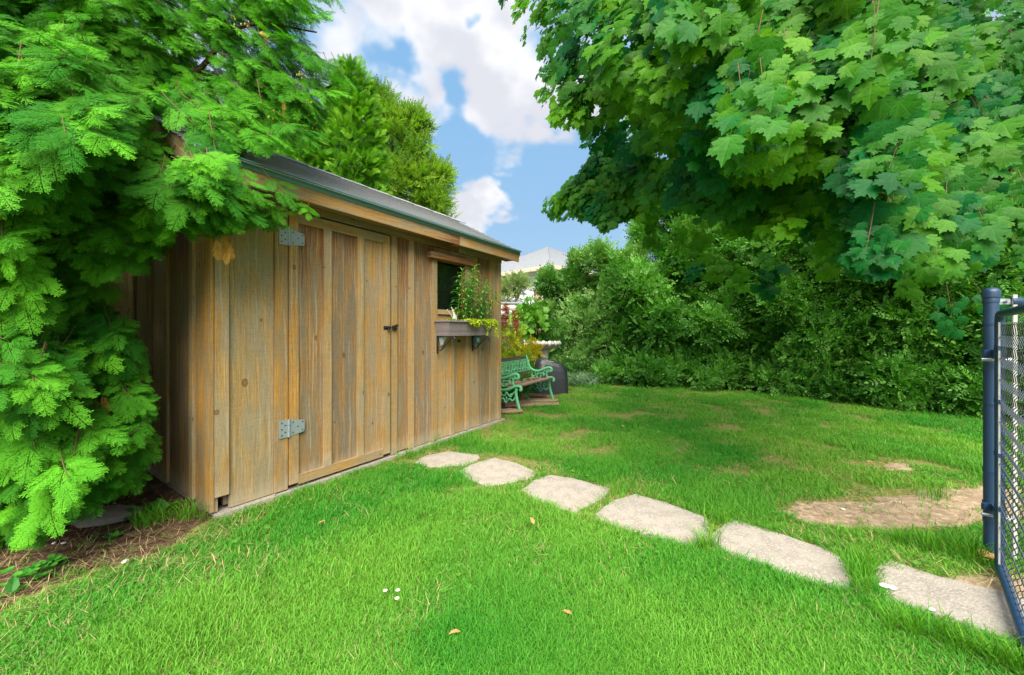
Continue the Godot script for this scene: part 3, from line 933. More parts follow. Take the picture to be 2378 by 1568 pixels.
# ---------------------------------------------------------------- garden furniture
func bar(parent: Node, called: String, pts: Array, r: float, m: Material, flat := 1.0, r1 := -1.0):
	var v := []
	for p in pts: v.append(Vector3(0, p[1], p[0]))
	var sp := smooth(v, 4)
	var mb := MB.new()
	mb.tube(sp, taper(r, r if r1 < 0 else r1, sp.size()), 8, flat, Vector3(1, 0, 0))
	return part(called, mb, m, parent)
func build_bench():
	var bs := Basis(Vector3(.49, 0, -.8717), Vector3.UP, Vector3(.8717, 0, .49))
	var b := thing("garden_bench", "green cast iron garden bench with weathered wooden slats behind the shed", "bench", Vector3(-.277, 0, -5.81), bs)
	for e in 2:
		var n := Node3D.new()
		n.name = "cast_end"; n.position = Vector3(.0 if e == 0 else 1.22, 0, 0); b.add_child(n, true)
		bar(n, "leg", [[.47, 0], [.435, .08], [.40, .20], [.385, .30], [.40, .35]], .024, M.bench_green, .8)
		bar(n, "leg", [[-.06, 0], [-.02, .10], [.04, .22], [.06, .33]], .024, M.bench_green, .8)
		bar(n, "back_upright", [[.06, .33], [.03, .48], [-.03, .64], [-.08, .765]], .022, M.bench_green, .8)
		bar(n, "seat_rail", [[.04, .345], [.14, .315], [.26, .335], [.38, .385], [.455, .385], [.475, .345], [.455, .33]], .022, M.bench_green, .9)
		bar(n, "armrest", [[.02, .535], [.10, .495], [.20, .50], [.30, .54], [.38, .565], [.425, .55], [.43, .51], [.40, .50]], .023, M.bench_green, 1.1)
		bar(n, "scroll", [[.36, .545], [.37, .50], [.33, .46], [.345, .41], [.36, .385]], .014, M.bench_green)
		bar(n, "scroll", [[.31, .53], [.26, .46], [.18, .45], [.14, .41], [.17, .37], [.22, .39], [.21, .425]], .012, M.bench_green)
		bar(n, "scroll", [[.08, .49], [.12, .45], [.10, .40], [.06, .40]], .012, M.bench_green)
		bar(n, "scroll", [[.05, .25], [.10, .17], [.17, .19], [.21, .13], [.27, .19], [.33, .17], [.39, .24]], .014, M.bench_green)
		bar(n, "scroll", [[.12, .31], [.14, .24], [.20, .24], [.22, .29], [.29, .22], [.33, .27], [.36, .30]], .012, M.bench_green)
		for q in [[.17, .46, .05], [.28, .44, .045], [.33, .50, .03], [.13, .25, .04], [.3, .25, .04], [.22, .20, .035]]:
			# cast leaves between the scrolls
			var mb := MB.new()
			mb.lathe([[.001, -.006], [q[2] * .75, -.004], [q[2] * .8, .0], [q[2] * .7, .005], [.001, .009]], 9)
			put("cast_leaf", mb.commit(), M.bench_green, n, Transform3D(Basis(Vector3(0, 0, 1), PI / 2) * Basis(Vector3(0, 1, 0), q[0] * 9).scaled(Vector3(1, 1, .6)), Vector3(0, q[1], q[0])))
	# backrest: dark slats with a cast panel between
	var back := Basis(Vector3(1, 0, 0), -.27)
	for q in [["back_slat", .735, .06], ["back_slat", .475, .055]]:
		var mb := MB.new()
		mb.box(Vector3(.61, q[1], .035 - (q[1] - .475) * .42), Vector3(1.18, q[2], .026), back)
		part(q[0], mb, M.old_wood, b)
	var pn := Node3D.new()
	pn.name = "back_panel"; pn.transform = Transform3D(back, Vector3(0, .605, -.02)); b.add_child(pn, true)
	var fr := MB.new()
	for y in [-.095, .095]: fr.box(Vector3(.61, y, 0), Vector3(1.16, .016, .018))
	for xx in [.035, 1.185]: fr.box(Vector3(xx, 0, 0), Vector3(.016, .2, .017))
	part("frame", fr, M.bench_green, pn)
	for k in 22:
		var x0 := .07 + k * .0495
		var mb := MB.new()
		var sgn := 1.0 if k % 2 == 0 else -1.0
		var sp := smooth([Vector3(x0 - .02, -.09 * sgn, 0), Vector3(x0 + rr(.0, .03), -.03 * sgn, .004), Vector3(x0 - .015, .03 * sgn, 0), Vector3(x0 + .02, .07 * sgn, .003), Vector3(x0 + .045, .05 * sgn, 0), Vector3(x0 + .035, .02 * sgn, .0)], 4)
		mb.tube(sp, same(.0065, sp.size()), 6)
		part("scroll", mb, M.bench_green, pn)
		for q in 2:
			mb = MB.new()
			mb.lathe([[.001, -.004], [.02, -.002], [.021, .001], [.001, .007]], 8)
			put("cast_leaf", mb.commit(), M.bench_green, pn, Transform3D(Basis(Vector3(1, 0, 0), PI / 2).rotated(Vector3(0, 0, 1), rr(0, 3)).scaled_local(Vector3(1.2, 1, .6)), Vector3(x0 + rr(-.01, .03), (-.05 + .1 * q) + rr(-.02, .02), .003)))
	for k in 5:
		var mb := MB.new()
		mb.box(Vector3(.61, .375 + (.016 if k == 4 else 0.0) - (.01 if k == 2 else 0.0), .10 + .083 * k), Vector3(1.20, .02, .068), Basis(Vector3(1, 0, 0), [.12, .05, -.02, -.08, -.04][k]))
		part("seat_slat", mb, M.seat_wood, b)
func build_garden():
	build_bench()
	# loose weathered timbers on the ground by the bench
	var tl := ["weathered split timber lying under the bench", "reddish weathered timber edging in front of the bench", "short pale rotten timber beside the shed corner"]
	var tp := [[Vector3(.30, .03, -6.35), 1.0, .05], [Vector3(.33, .025, -6.05), .9, .04], [Vector3(-.02, .03, -5.55), .42, .06]]
	for i in 3:
		var mb := MB.new()
		for k in 3: mb.tube([Vector3(-tp[i][1] / 2 + rr(0, .08), rr(-.008, .012), (k - 1) * .05), Vector3(0, rr(0, .012), (k - 1) * .052), Vector3(tp[i][1] / 2 - rr(0, .08), rr(-.008, .01), (k - 1) * .048)], [.022, .034, .026], 6)
		var o := part("timber", mb, M.seat_wood)
		o.transform = Transform3D(Basis(Vector3.UP, [.15, .05, .2][i]), tp[i][0])
		tag(o, tl[i], "timber", "old timbers by the bench")
	# upturned black plastic tub
	var c := thing("plastic_tub", "upturned black plastic tub with a dusty top panel beside the bench", "tub", Vector3(.75, 0, -7.5), Basis(Vector3.UP, .10))
	var rings := []
	var mb := MB.new()
	var prof := [[.0, .335, .30], [.30, .325, .29], [.45, .305, .275], [.54, .27, .25], [.60, .22, .21]]
	for q in prof:
		var ring := []
		for k in 24:
			var an := TAU * k / 24
			var ex := signf(cos(an)) * pow(absf(cos(an)), .45)
			var ez := signf(sin(an)) * pow(absf(sin(an)), .45)
			# its back edge stands higher than its front
			ring.append(Vector3(ex * q[1], q[0] * (1.0 + .10 * -ex), ez * q[2]))
		rings.append(ring)
	for k in rings.size() - 1:
		for q in 24: mb.quad(rings[k][(q + 1) % 24], rings[k][q], rings[k + 1][q], rings[k + 1][(q + 1) % 24])
	part("body", mb, M.bin, c)
	mb = MB.new()
	for q in 24: mb.tri(rings[4][(q + 1) % 24], rings[4][q], Vector3(0, .605, 0))
	part("top_panel", mb, M.bin_top, c)
	mb = MB.new()
	mb.tube(smooth([Vector3(-.33, .50, .10), Vector3(-.27, .655, .0), Vector3(-.1, .66, -.03), Vector3(.1, .62, -.03), Vector3(.25, .55, 0), Vector3(.33, .44, .0), Vector3(.345, .2, .0), Vector3(.35, .0, .0)]), same(.012, 36), 6)
	part("rim", mb, M.bin, c)
	mb = MB.new()
	mb.box(Vector3(-.03, .618, .05), Vector3(.2, .006, .022), Basis(Vector3(0, 0, 1), -.1))
	part("badge", mb, M.clear_plastic, c)
	# bird bath with a shell-edged bowl
	var bb := thing("bird_bath", "white mottled stone bird bath with a scalloped shell rim", "bird bath", Vector3(.73, 0, -8.45))
	mb = MB.new()
	mb.lathe([[.17, 0], [.17, .05], [.13, .08], [.085, .14], [.075, .28], [.10, .42], [.095, .52], [.075, .60], [.085, .70], [.14, .79], [.16, .80]], 20)
	part("pedestal", mb, M.white_stone, bb)
	mb = MB.new()
	mb.lathe([[.001, .79], [.15, .80], [.27, .85, .3], [.345, .91, 1], [.35, .955, 1], [.325, .965, 1], [.29, .92, .4], [.18, .88], [.001, .87]], 56, Vector3.ZERO, .05, 14)
	part("bowl", mb, M.white_stone, bb)
	for k in 14:
		mb = MB.new()
		mb.lathe([[.001, -.03], [.026, -.02], [.034, .0], [.026, .022], [.001, .032]], 9)
		var an := TAU * (k + .5) / 14
		put("shell", mb.commit(), M.white_stone, bb, Transform3D(Basis(Vector3.UP, -an).scaled(Vector3(1, 1, 1)), Vector3(cos(an) * .335, .935, sin(an) * .335)))

# ---------------------------------------------------------------- gate and fence
func wire(rows: int, p: float) -> ArrayMesh:
	# one zigzag wire of a chain-link mesh: it hooks its neighbours at every bend
	var mb := MB.new()
	var pts := []
	for i in rows:
		var x := p * (i % 2)
		var y := i * p * .98
		var sg := 1.0 if i % 2 == 0 else -1.0
		pts.append(Vector3(x + sg * .007, y - .007, .004)); pts.append(Vector3(x - sg * .0015, y, 0.0)); pts.append(Vector3(x + sg * .007, y + .007, -.004))
	mb.tube(pts, same(.0019, pts.size()), 5)
	return mb.commit()
func build_gate():
	var post := Vector3(2.485, 0, -1.965)
	var p := thing("gate_post", "navy blue round steel gate post with domed cap beside the slab path", "post", post)
	var mb := MB.new()
	mb.tube([Vector3(0, -.05, 0), Vector3(0, 1.395, 0)], same(.027, 2), 20)
	part("tube", mb, M.navy, p)
	mb = MB.new()
	mb.lathe([[.031, 1.375], [.032, 1.382], [.032, 1.405], [.030, 1.412], [.024, 1.421], [.013, 1.427], [.001, 1.429]], 20)
	part("cap", mb, M.navy, p)
	for y in [1.36, 1.245, .83, .48, .22]:
		mb = MB.new()
		mb.lathe([[.0272, -.011], [.0292, -.011], [.0292, .011], [.0272, .011]], 20, Vector3(0, y, 0))
		part("tension_band", mb, M.navy, p)
	var gd := Vector3(-.731, 0, .682)
	var go := Vector3(2.395, 0, -1.86)
	# hinges between post and gate
	var g := thing("chain_link_gate", "open navy chain-link gate leaf with galvanised tension bar hung on the post", "gate", go, Basis(gd, Vector3.UP, gd.cross(Vector3.UP)))
	var W := 1.05
	mb = MB.new()
	var fr := smooth([Vector3(0, .06, 0), Vector3(0, .5, 0), Vector3(0, 1.0, 0), Vector3(0, 1.22, 0), Vector3(.012, 1.268, 0), Vector3(.06, 1.285, 0), Vector3(.3, 1.285, 0), Vector3(W - .06, 1.285, 0), Vector3(W - .012, 1.268, 0), Vector3(W, 1.22, 0), Vector3(W, .6, 0), Vector3(W, .1, 0)], 5)
	mb.tube(fr, same(.017, fr.size()), 14)
	part("frame", mb, M.navy, g)
	mb = MB.new()
	mb.tube([Vector3(-.02, .05, 0), Vector3(W + .02, .05, 0)], same(.017, 2), 14)
	part("bottom_rail", mb, M.navy, g)
	mb = MB.new()
	mb.box(Vector3(.044, .66, .006), Vector3(.016, 1.17, .006))
	part("tension_bar", mb, M.bar_grey, g)
	for y in [1.12, .86, .60, .34]:
		mb = MB.new()
		mb.lathe([[.0172, -.01], [.019, -.01], [.019, .01], [.0172, .01]], 14, Vector3(0, y, 0))
		mb.box(Vector3(.034, y, .004), Vector3(.04, .02, .014))
		part("tension_band", mb, M.navy, g)
	for y in [1.09, .30]:
		var h := Node3D.new()
		h.name = "hinge"; h.position = Vector3(0, y, 0); g.add_child(h, true)
		mb = MB.new()
		mb.lathe([[.0172, -.022], [.0205, -.022], [.0205, .022], [.0172, .022]], 14)
		part("collar", mb, M.navy, h)
		var to := g.transform.affine_inverse() * (post + Vector3(0, y, 0)) - h.position
		mb = MB.new()
		mb.box(to * .5 + to.normalized() * .02, Vector3(.014, .034, to.length() + .10), basis_to(Vector3.UP, to))
		part("strap", mb, M.navy, h)
		mb = MB.new()
		var perp := to.normalized().cross(Vector3.UP) * -1.0
		mb.tube([to * .5 - perp * .045 - Vector3(0, .034, 0), to * .5 + perp * .045 - Vector3(0, .034, 0)], same(.009, 2), 8)
		mb.tube([to * .5 - perp * .05 - Vector3(0, .034, 0), to * .5 - perp * .038 - Vector3(0, .034, 0)], same(.017, 2), 6)
		part("bolt", mb, M.galvanised, h)
		mb = MB.new()
		mb.lathe([[.0275, -.017], [.0305, -.017], [.0305, .017], [.0275, .017]], 18, to)
		var left := g.transform.basis.inverse() * Vector3(-1, 0, .25).normalized()
		mb.box(to + left * .043, Vector3(.012, .032, .045), basis_to(Vector3.UP, left))
		part("post_clamp", mb, M.navy, h)
	var pitch := .052
	var wm := wire(24, pitch)
	for k in 19:
		put("wire", wm, M.wire, g, Transform3D(Basis(), Vector3(.045 + k * pitch, .06, .0)))
	# fence running off behind the gate
	var f := thing("chain_link_fence", "navy chain-link fence run leading away from the gate post", "fence", post, Basis(Vector3(.998, 0, .06), Vector3.UP, Vector3(-.06, 0, .998)))
	mb = MB.new()
	mb.tube([Vector3(.10, 1.355, 0), Vector3(2.6, 1.355, 0)], same(.019, 2), 12)
	part("top_rail", mb, M.navy, f)
	mb = MB.new()
	mb.lathe([[.021, 0], [.023, .005], [.023, .05], [.019, .055]], 12)
	put("rail_end", mb.commit(), M.navy, f, Transform3D(Basis(Vector3(0, 0, 1), -PI / 2), Vector3(.088, 1.355, 0)))
	mb = MB.new()
	mb.box(Vector3(.066, 1.355, 0), Vector3(.06, .03, .008)); mb.tube([Vector3(.06, 1.355, -.02), Vector3(.06, 1.355, .022)], same(.0085, 2), 6)
	part("brace_band", mb, M.galvanised, f)
	mb = MB.new()
	mb.box(Vector3(.10, .71, .012), Vector3(.02, 1.36, .006))
	part("tension_bar", mb, M.bar_grey, f)
	var wm2 := wire(26, pitch)
	for k in 36: put("wire", wm2, M.wire, f, Transform3D(Basis(), Vector3(.09 + k * pitch, .04, .0)))
	mb = MB.new()
	mb.tube([Vector3(2.6, -.05, 0), Vector3(2.6, 1.39, 0)], same(.03, 2), 14)
	part("line_post", mb, M.navy, f)

# ---------------------------------------------------------------- buildings behind
func wall_siding(parent: Node, a: Vector3, b: Vector3, y0: float, y1: float, m: Material, lap := .14):
	var mb := MB.new()
	var d := (b - a).normalized()
	var out := d.cross(Vector3.UP)
	var rows := int((y1 - y0) / lap)
	for k in rows:
		var lo := y0 + k * lap
		mb.quad(a + Vector3(0, lo, 0) + out * .03, b + Vector3(0, lo, 0) + out * .03, b + Vector3(0, lo + lap, 0), a + Vector3(0, lo + lap, 0))
		mb.quad(a + Vector3(0, lo, 0), b + Vector3(0, lo, 0), b + Vector3(0, lo, 0) + out * .03, a + Vector3(0, lo, 0) + out * .03)
	part("siding", mb, m, parent)
func hip_courses(parent: Node, a: Vector3, b: Vector3, apex: Vector3, m: Material, rows: int):
	# shingle courses of a triangular roof face
	for k in rows:
		var mb := MB.new()
		var t0 := float(k) / rows
		var t1 := float(k + 1) / rows
		var nn := (b - a).cross(apex - a).normalized() * .03
		mb.quad(a.lerp(apex, t0) + nn, b.lerp(apex, t0) + nn, b.lerp(apex, t1), a.lerp(apex, t1))
		mb.quad(a.lerp(apex, t0), b.lerp(apex, t0), b.lerp(apex, t0) + nn, a.lerp(apex, t0) + nn)
		part("shingle_course", mb, m, parent)
func build_houses():
	# two-storey house with a grey hip roof
	var c0 := Vector3(2.0, 0, -20)
	var h := thing("hip_roof_house", "two-storey pale sided house with grey hip roof beyond the hedge", "house", c0)
	var a := Vector3(-5.7, 0, -6.0)
	var b := Vector3(6.0, 0, -5.7)
	wall_siding(h, a, Vector3.ZERO, 0, 4.62, M.siding, .17)
	wall_siding(h, Vector3.ZERO, b, 0, 4.62, M.siding, .17)
	wall_siding(h, b, a + b, 0, 4.62, M.siding, .3); wall_siding(h, a + b, a, 0, 4.62, M.siding, .3)
	var rf := Node3D.new()
	rf.name = "roof"; h.add_child(rf, true)
	var apex := Vector3(.45, 6.95, -5.75)
	var ev := 4.62
	var ov := .45
	var da := a.normalized()
	var db := b.normalized()
	var k0 := Vector3(0, ev, 0) - da * ov - db * ov
	var k1 := a + Vector3(0, ev, 0) + da * ov - db * ov
	var k2 := a + b + Vector3(0, ev, 0) + da * ov + db * ov
	var k3 := b + Vector3(0, ev, 0) - da * ov + db * ov
	hip_courses(rf, k1, k0, apex, M.house_shingle, 20)
	hip_courses(rf, k0, k3, apex, M.house_shingle, 20)
	hip_courses(rf, k3, k2, apex, M.house_shingle, 4); hip_courses(rf, k2, k1, apex, M.house_shingle, 4)
	for e in [[k1, k0], [k0, k3]]:
		var mb := MB.new()
		var m: Vector3 = (e[0] + e[1]) / 2.0
		mb.box(m + Vector3(0, -.10, 0), Vector3(.12, .2, e[0].distance_to(e[1])), basis_to(Vector3.UP, e[1] - e[0]))
		part("eave", mb, M.trim, rf)
	var w := Node3D.new()
	w.name = "window"; h.add_child(w, true)
	var wp := da * 2.05 + Vector3(0, 3.98, 0) - db * .05
	var wb := basis_to(Vector3.UP, -db)
	var mb := MB.new()
	mb.box(wp, Vector3(.62, .78, .08), wb)
	part("frame", mb, M.white_trim, w)
	mb = MB.new()
	mb.box(wp - db * .045, Vector3(.5, .66, .02), wb)
	part("pane", mb, M.window, w)
	# the gabled porch in front of it
	var p := thing("gabled_porch", "low gabled porch roof with white trim in front of the pale house", "porch", Vector3(-.9, 0, -19.2), Basis(Vector3.UP, .25))
	mb = MB.new()
	mb.box(Vector3(.8, 1.1, -1.0), Vector3(3.0, 2.2, 1.9))
	part("wall", mb, M.siding, p)
	mb = MB.new()
	mb.box(Vector3(.75, 3.02, -.4), Vector3(3.3, .08, 1.9), Basis(Vector3(1, 0, 0), .55))
	part("roof", mb, M.house_shingle, p)
	for e in [-1.0, 1.0]:
		mb = MB.new()
		mb.box(Vector3(.62 + e * .35, 3.38, .55), Vector3(.85, .10, .2), Basis(Vector3(0, 0, 1), -e * .62))
		part("gable_trim", mb, M.white_trim, p)
	mb = MB.new()
	mb.tri(Vector3(.0, 3.1, .5), Vector3(1.24, 3.1, .5), Vector3(.62, 3.6, .5)); mb.box(Vector3(.62, 2.95, .42), Vector3(1.2, .3, .1))
	part("gable", mb, M.siding, p)
	mb = MB.new()
	mb.box(Vector3(2.25, 1.7, .2), Vector3(.32, 3.4, .32))
	part("brick_pier", mb, M.brick, p)
	# far white gable end
	var f := thing("white_gable_house", "white sided gable end of a house past the grey hip roof", "house", Vector3(-2.6, 0, -36))
	mb = MB.new()
	for k in 36:
		var y0 := k * .26
		var half := 3.9 if y0 < 6.6 else maxf(.1, 3.9 - (y0 - 6.6) * 1.55)
		mb.box(Vector3(.2, y0 + .13, 0), Vector3(half * 2, .27, .2), Basis(Vector3(1, 0, 0), -.12))
	part("siding", mb, M.siding, f)
	for e in [-1.0, 1.0]:
		mb = MB.new()
		mb.box(Vector3(.2 + e * 2.05, 8.02, .2), Vector3(5.2, .26, .7), Basis(Vector3(0, 0, 1), -e * .572))
		part("rake_trim", mb, M.white_trim, f)
	# neighbour's low shed with a white fascia and dark slatted front
	var n := thing("slatted_outbuilding", "low dark slatted outbuilding with a white fascia behind the flower bed", "outbuilding", Vector3(-1.2, 0, -12.2), Basis(Vector3.UP, .2))
	mb = MB.new()
	mb.box(Vector3(.0, 2.03, .1), Vector3(2.6, .16, .1)); mb.box(Vector3(0, 1.86, .04), Vector3(2.4, .14, .08))
	part("fascia", mb, M.white_trim, n)
	mb = MB.new()
	mb.box(Vector3(.05, 2.13, -.8), Vector3(2.8, .05, 2.0)); mb.box(Vector3(.55, 1.76, .03), Vector3(2.4, .06, .3))
	part("roof", mb, M.house_shingle, n)
	for k in 16:
		mb = MB.new()
		mb.box(Vector3(-1.0 + k * .17, .85, 0), Vector3(.14, 1.72, .03))
		part("slat", mb, M.slat, n)
func build_back_fence():
	# dark close-boarded fence joining the shed's rear corner
	var at := shed_point(0, 0, -DEEP)
	var f := thing("board_fence", "dark close-boarded wooden fence in the gap behind the thuja", "fence", at, Basis(Vector3.UP, .35))
	for k in 14: board(f, "board", Vector3(-.075 - k * .2, .95, .012 * (k % 2)), Vector3(.199, 1.9, .022), k, tint())
	board(f, "post", Vector3(-.52, 1.0, .07), Vector3(.09, 2.0, .09), 4, Color(1.1, .8, .7))
	board(f, "rail", Vector3(-1.4, 1.5, -.045), Vector3(2.8, .09, .04), 3, tint())

# ---------------------------------------------------------------- foliage shapes (growing along +y, upper face +z, unit length)
func ribbon(mb: MB, a: Vector3, b: Vector3, w: float, nrm: Vector3):
	var d := b - a
	var s := d.cross(nrm).normalized() * w
	var m := a.lerp(b, .55)
	mb.quad(a, m + s, b, m - s)
func bent(p: Vector3, curl: float) -> Vector3:
	return Vector3(p.x, p.y - .10 * p.y * p.y * curl, p.z - curl * .30 * p.y * p.y - .25 * p.x * p.x)
func lifted(p: Vector2, droop: float, fold: float, twist: float) -> Vector3:
	return Vector3(p.x, p.y, fold * absf(p.x) - droop * p.y * p.y + twist * p.x * p.y - .12 * p.x * p.x)
func leaf_uv(p: Vector2) -> Vector2:
	return Vector2((p.x + .6) / 1.2, (1.05 - p.y) / 1.2)
func frond_mesh(seed_: int, curl: float) -> MB:
	# a flat thuja spray: a stem with alternate branchlets, each with its own alternate scale-leaf tips
	var r := RandomNumberGenerator.new()
	r.seed = seed_
	var mb := MB.new()
	var nb := 20
	for k in nb:
		var t := .05 + .92 * k / nb
		var side := 1.0 if k % 2 == 0 else -1.0
		var ln := (.44 * pow(1.0 - t, .72) + .06) * (.55 + .45 * smoothstep(0.0, .25, t)) * r.randf_range(.8, 1.18)
		var an := side * r.randf_range(.60, .80)
		var d := Vector3(sin(an), cos(an), 0)
		var base := Vector3(0, t, 0)
		var k1 := r.randf_range(.78, 1.2)
		mb.col = Color(k1, k1, k1)
		var tip := base + d * ln + Vector3(-side * ln * .10, ln * .14, r.randf_range(-.05, .05))
		ribbon(mb, bent(base, curl), bent(tip, curl), .014, Vector3(0, 0, 1))
		var m := maxi(2, int(ln / .036))
		for q in m:
			var u := .12 + .84 * q / m
			var p := base.lerp(tip, u)
			var s2 := 1.0 if q % 2 == 0 else -1.0
			var l2 := (.125 * (1.0 - u * .6)) * minf(1.0, ln / .26 + .25) * r.randf_range(.7, 1.25)
			var a2: float = an + s2 * r.randf_range(.5, .72)
			ribbon(mb, bent(p, curl), bent(p + Vector3(sin(a2), cos(a2), r.randf_range(-.15, .15)) * l2, curl), .0135, Vector3(0, 0, 1))
	mb.col = Color(1.0, .95, .8)
	ribbon(mb, bent(Vector3.ZERO, curl), bent(Vector3(0, .5, 0), curl), .013, Vector3(0, 0, 1))
	ribbon(mb, bent(Vector3(0, .4, 0), curl), bent(Vector3(0, 1.0, 0), curl), .017, Vector3(0, 0, 1))
	return mb
func maple_mesh(droop: float, fold: float, twist: float) -> MB:
	var half := [[0, .0], [.10, -.05], [.21, -.02], [.34, -.01], [.36, .07], [.53, .18], [.45, .24], [.46, .29], [.385, .30], [.44, .37], [.53, .40], [.50, .485], [.54, .65], [.40, .60], [.35, .68], [.28, .61], [.215, .575], [.20, .65], [.22, .75], [.11, .78], [.0, .99]]
	var ring := []
	for p in half: ring.append(Vector2(p[0], p[1]))
	for i in range(half.size() - 2, 0, -1): ring.append(Vector2(-half[i][0], half[i][1]))
	var mb := MB.new()
	# hub on the midrib, so that the blade folds along its veins
	var hubs := [Vector2(0, .16), Vector2(0, .45)]
	for i in ring.size():
		var a: Vector2 = ring[i]
		var b: Vector2 = ring[(i + 1) % ring.size()]
		var hub: Vector2 = hubs[1] if (a.y + b.y) / 2 > .5 else hubs[0]
		mb.tri(lifted(hub, droop, fold, twist), lifted(a, droop, fold, twist), lifted(b, droop, fold, twist), leaf_uv(hub), leaf_uv(a), leaf_uv(b))
	for sg in [1.0, -1.0]:
		var c := Vector2(.50 * sg, .485)
		if sg > 0: mb.tri(lifted(hubs[0], droop, fold, twist), lifted(c, droop, fold, twist), lifted(hubs[1], droop, fold, twist), leaf_uv(hubs[0]), leaf_uv(c), leaf_uv(hubs[1]))
		else: mb.tri(lifted(hubs[0], droop, fold, twist), lifted(hubs[1], droop, fold, twist), lifted(c, droop, fold, twist), leaf_uv(hubs[0]), leaf_uv(hubs[1]), leaf_uv(c))
	mb.col = Color(2.2, 1.5, 1.2)
	ribbon(mb, Vector3(0, .02, 0), Vector3(.05, -.42, .18), .014, Vector3(0, 0, 1))
	ribbon(mb, Vector3(0, .02, 0), Vector3(.05, -.42, .18), .014, Vector3(1, 0, 0))
	return mb
func leaf_blade(mb: MB, xf: Transform3D, w := .22, cup := .06):
	var p := [Vector3(0, 0, 0), Vector3(w, .38, cup), Vector3(w * .62, .75, cup * .4), Vector3(0, 1, -.12), Vector3(-w * .62, .75, cup * .4), Vector3(-w, .38, cup), Vector3(0, .5, -.02)]
	for i in 6: mb.tri(xf * p[6], xf * p[i], xf * p[(i + 1) % 6])
func sprig_mesh(seed_: int, pairs: int, size: float, w: float, spread := 1.0) -> MB:
	# a twig with opposite leaves
	var r := RandomNumberGenerator.new()
	r.seed = seed_
	var mb := MB.new()
	mb.col = Color(.8, .7, .5)
	ribbon(mb, Vector3.ZERO, Vector3(.02, 1, -.05), .014, Vector3(0, 0, 1))
	for k in pairs:
		var t := .12 + .86 * k / pairs
		for sd in [-1.0, 1.0]:
			var kk := r.randf_range(.75, 1.2)
			mb.col = Color(kk * r.randf_range(.9, 1.15), kk, kk * r.randf_range(.85, 1.1))
			var d := Vector3(sd * spread, r.randf_range(.5, 1.0), r.randf_range(-.3, .5))
			leaf_blade(mb, Transform3D(basis_to(d, Vector3(r.randf_range(-.5, .5), -.2, 1)).scaled_local(Vector3.ONE * size * r.randf_range(.75, 1.1) * (1.0 - .35 * t)), Vector3(0, t, -.05 * t)), w)
	mb.col = Color(1.1, 1.1, 1.0)
	leaf_blade(mb, Transform3D(Basis().scaled(Vector3.ONE * size * .8), Vector3(.02, .96, -.05)), w)
	return mb
func tinted(base: StandardMaterial3D, cols: Array) -> Array:
	var out := []
	for c in cols:
		var m: StandardMaterial3D = base.duplicate()
		m.albedo_color = lin(c.r, c.g, c.b)
		out.append(m)
	return out
func clump_of(shapes: Array, places: Array) -> Dictionary:
	# several leaves or sprays on one twig: the joined shape, and where each of them sits for when it is set out singly
	var mb := MB.new()
	for p in places: mb.add(shapes[p[0]], p[1], p[2])
	return {"mesh": mb.commit(), "places": places}
func foliage(parent: Node3D, called: String, mass: String, shapes: Array, clumps: Array, base: StandardMaterial3D, xf: Array, cols: Array, tints: Array, single: int):
	# the ones that show largest become parts of their own, the rest one mass
	var inv := parent.transform.affine_inverse()
	var score := []
	for i in xf.size():
		var p: Vector3 = xf[i].origin
		var q := px_of(p) if p.z < -.5 else Vector2(-9999, 0)
		var s: float = xf[i].basis.y.length() / p.distance_to(Vector3(0, EYE, 0))
		if q.x < -40 or q.x > 2420 or q.y < -40 or q.y > 1600: s *= .01
		# what hangs inside the crown shows less than what hangs on its face
		if cols[i].a < .5: s *= .05
		score.append([s, i])
	score.sort_custom(func(a, b): return a[0] > b[0])
	var mats := tinted(base, tints)
	var meshes := []
	for s in shapes: meshes.append(s.commit())
	var rest := []
	var rcol := []
	for m in clumps: rest.append([]); rcol.append([])
	var out := 0
	for k in score.size():
		var i: int = score[k][1]
		var which := i % clumps.size()
		var c: Color = cols[i]
		if out < single:
			for pl in clumps[which].places:
				var want: float = c.g * pl[2].g
				var best := 0
				for t in tints.size():
					if absf(tints[t].g - want) < absf(tints[best].g - want): best = t
				put(called, meshes[pl[0]], mats[best], parent, inv * xf[i] * pl[1])
				out += 1
		else:
			rest[which].append(inv * xf[i]); rcol[which].append(Color(c.r, c.g, c.b, 1))
	var holder := Node3D.new()
	holder.name = mass; holder.set_meta("kind", "stuff"); parent.add_child(holder, true)
	for m in clumps.size():
		if rest[m].size(): scatter("leaves", clumps[m].mesh, base, rest[m], rcol[m], holder)
func twig_clumps(shapes: Array, variants: int, count: int, reach: float, smin: float, smax: float) -> Array:
	# leafy twigs turned every way inside a ball of radius 1; unit = the clump's radius
	var out := []
	for v in variants:
		var pl := []
		for k in count:
			var d := Vector3(rng.randfn(), rng.randfn() + .2, rng.randfn() + .3).normalized()
			var p := d * pow(rng.randf(), .45) * reach
			var kk := rr(.78, 1.2)
			pl.append([k % shapes.size(), Transform3D(basis_to(d * .7 + Vector3(rr(-.6, .6), rr(-.3, .9), rr(-.6, .6)), d + Vector3(rr(-.6, .6), rr(0, .9), rr(-.3, .8))).scaled_local(Vector3.ONE * rr(smin, smax)), p), Color(kk * rr(.92, 1.08), kk, kk)])
		out.append(clump_of(shapes, pl))
	return out

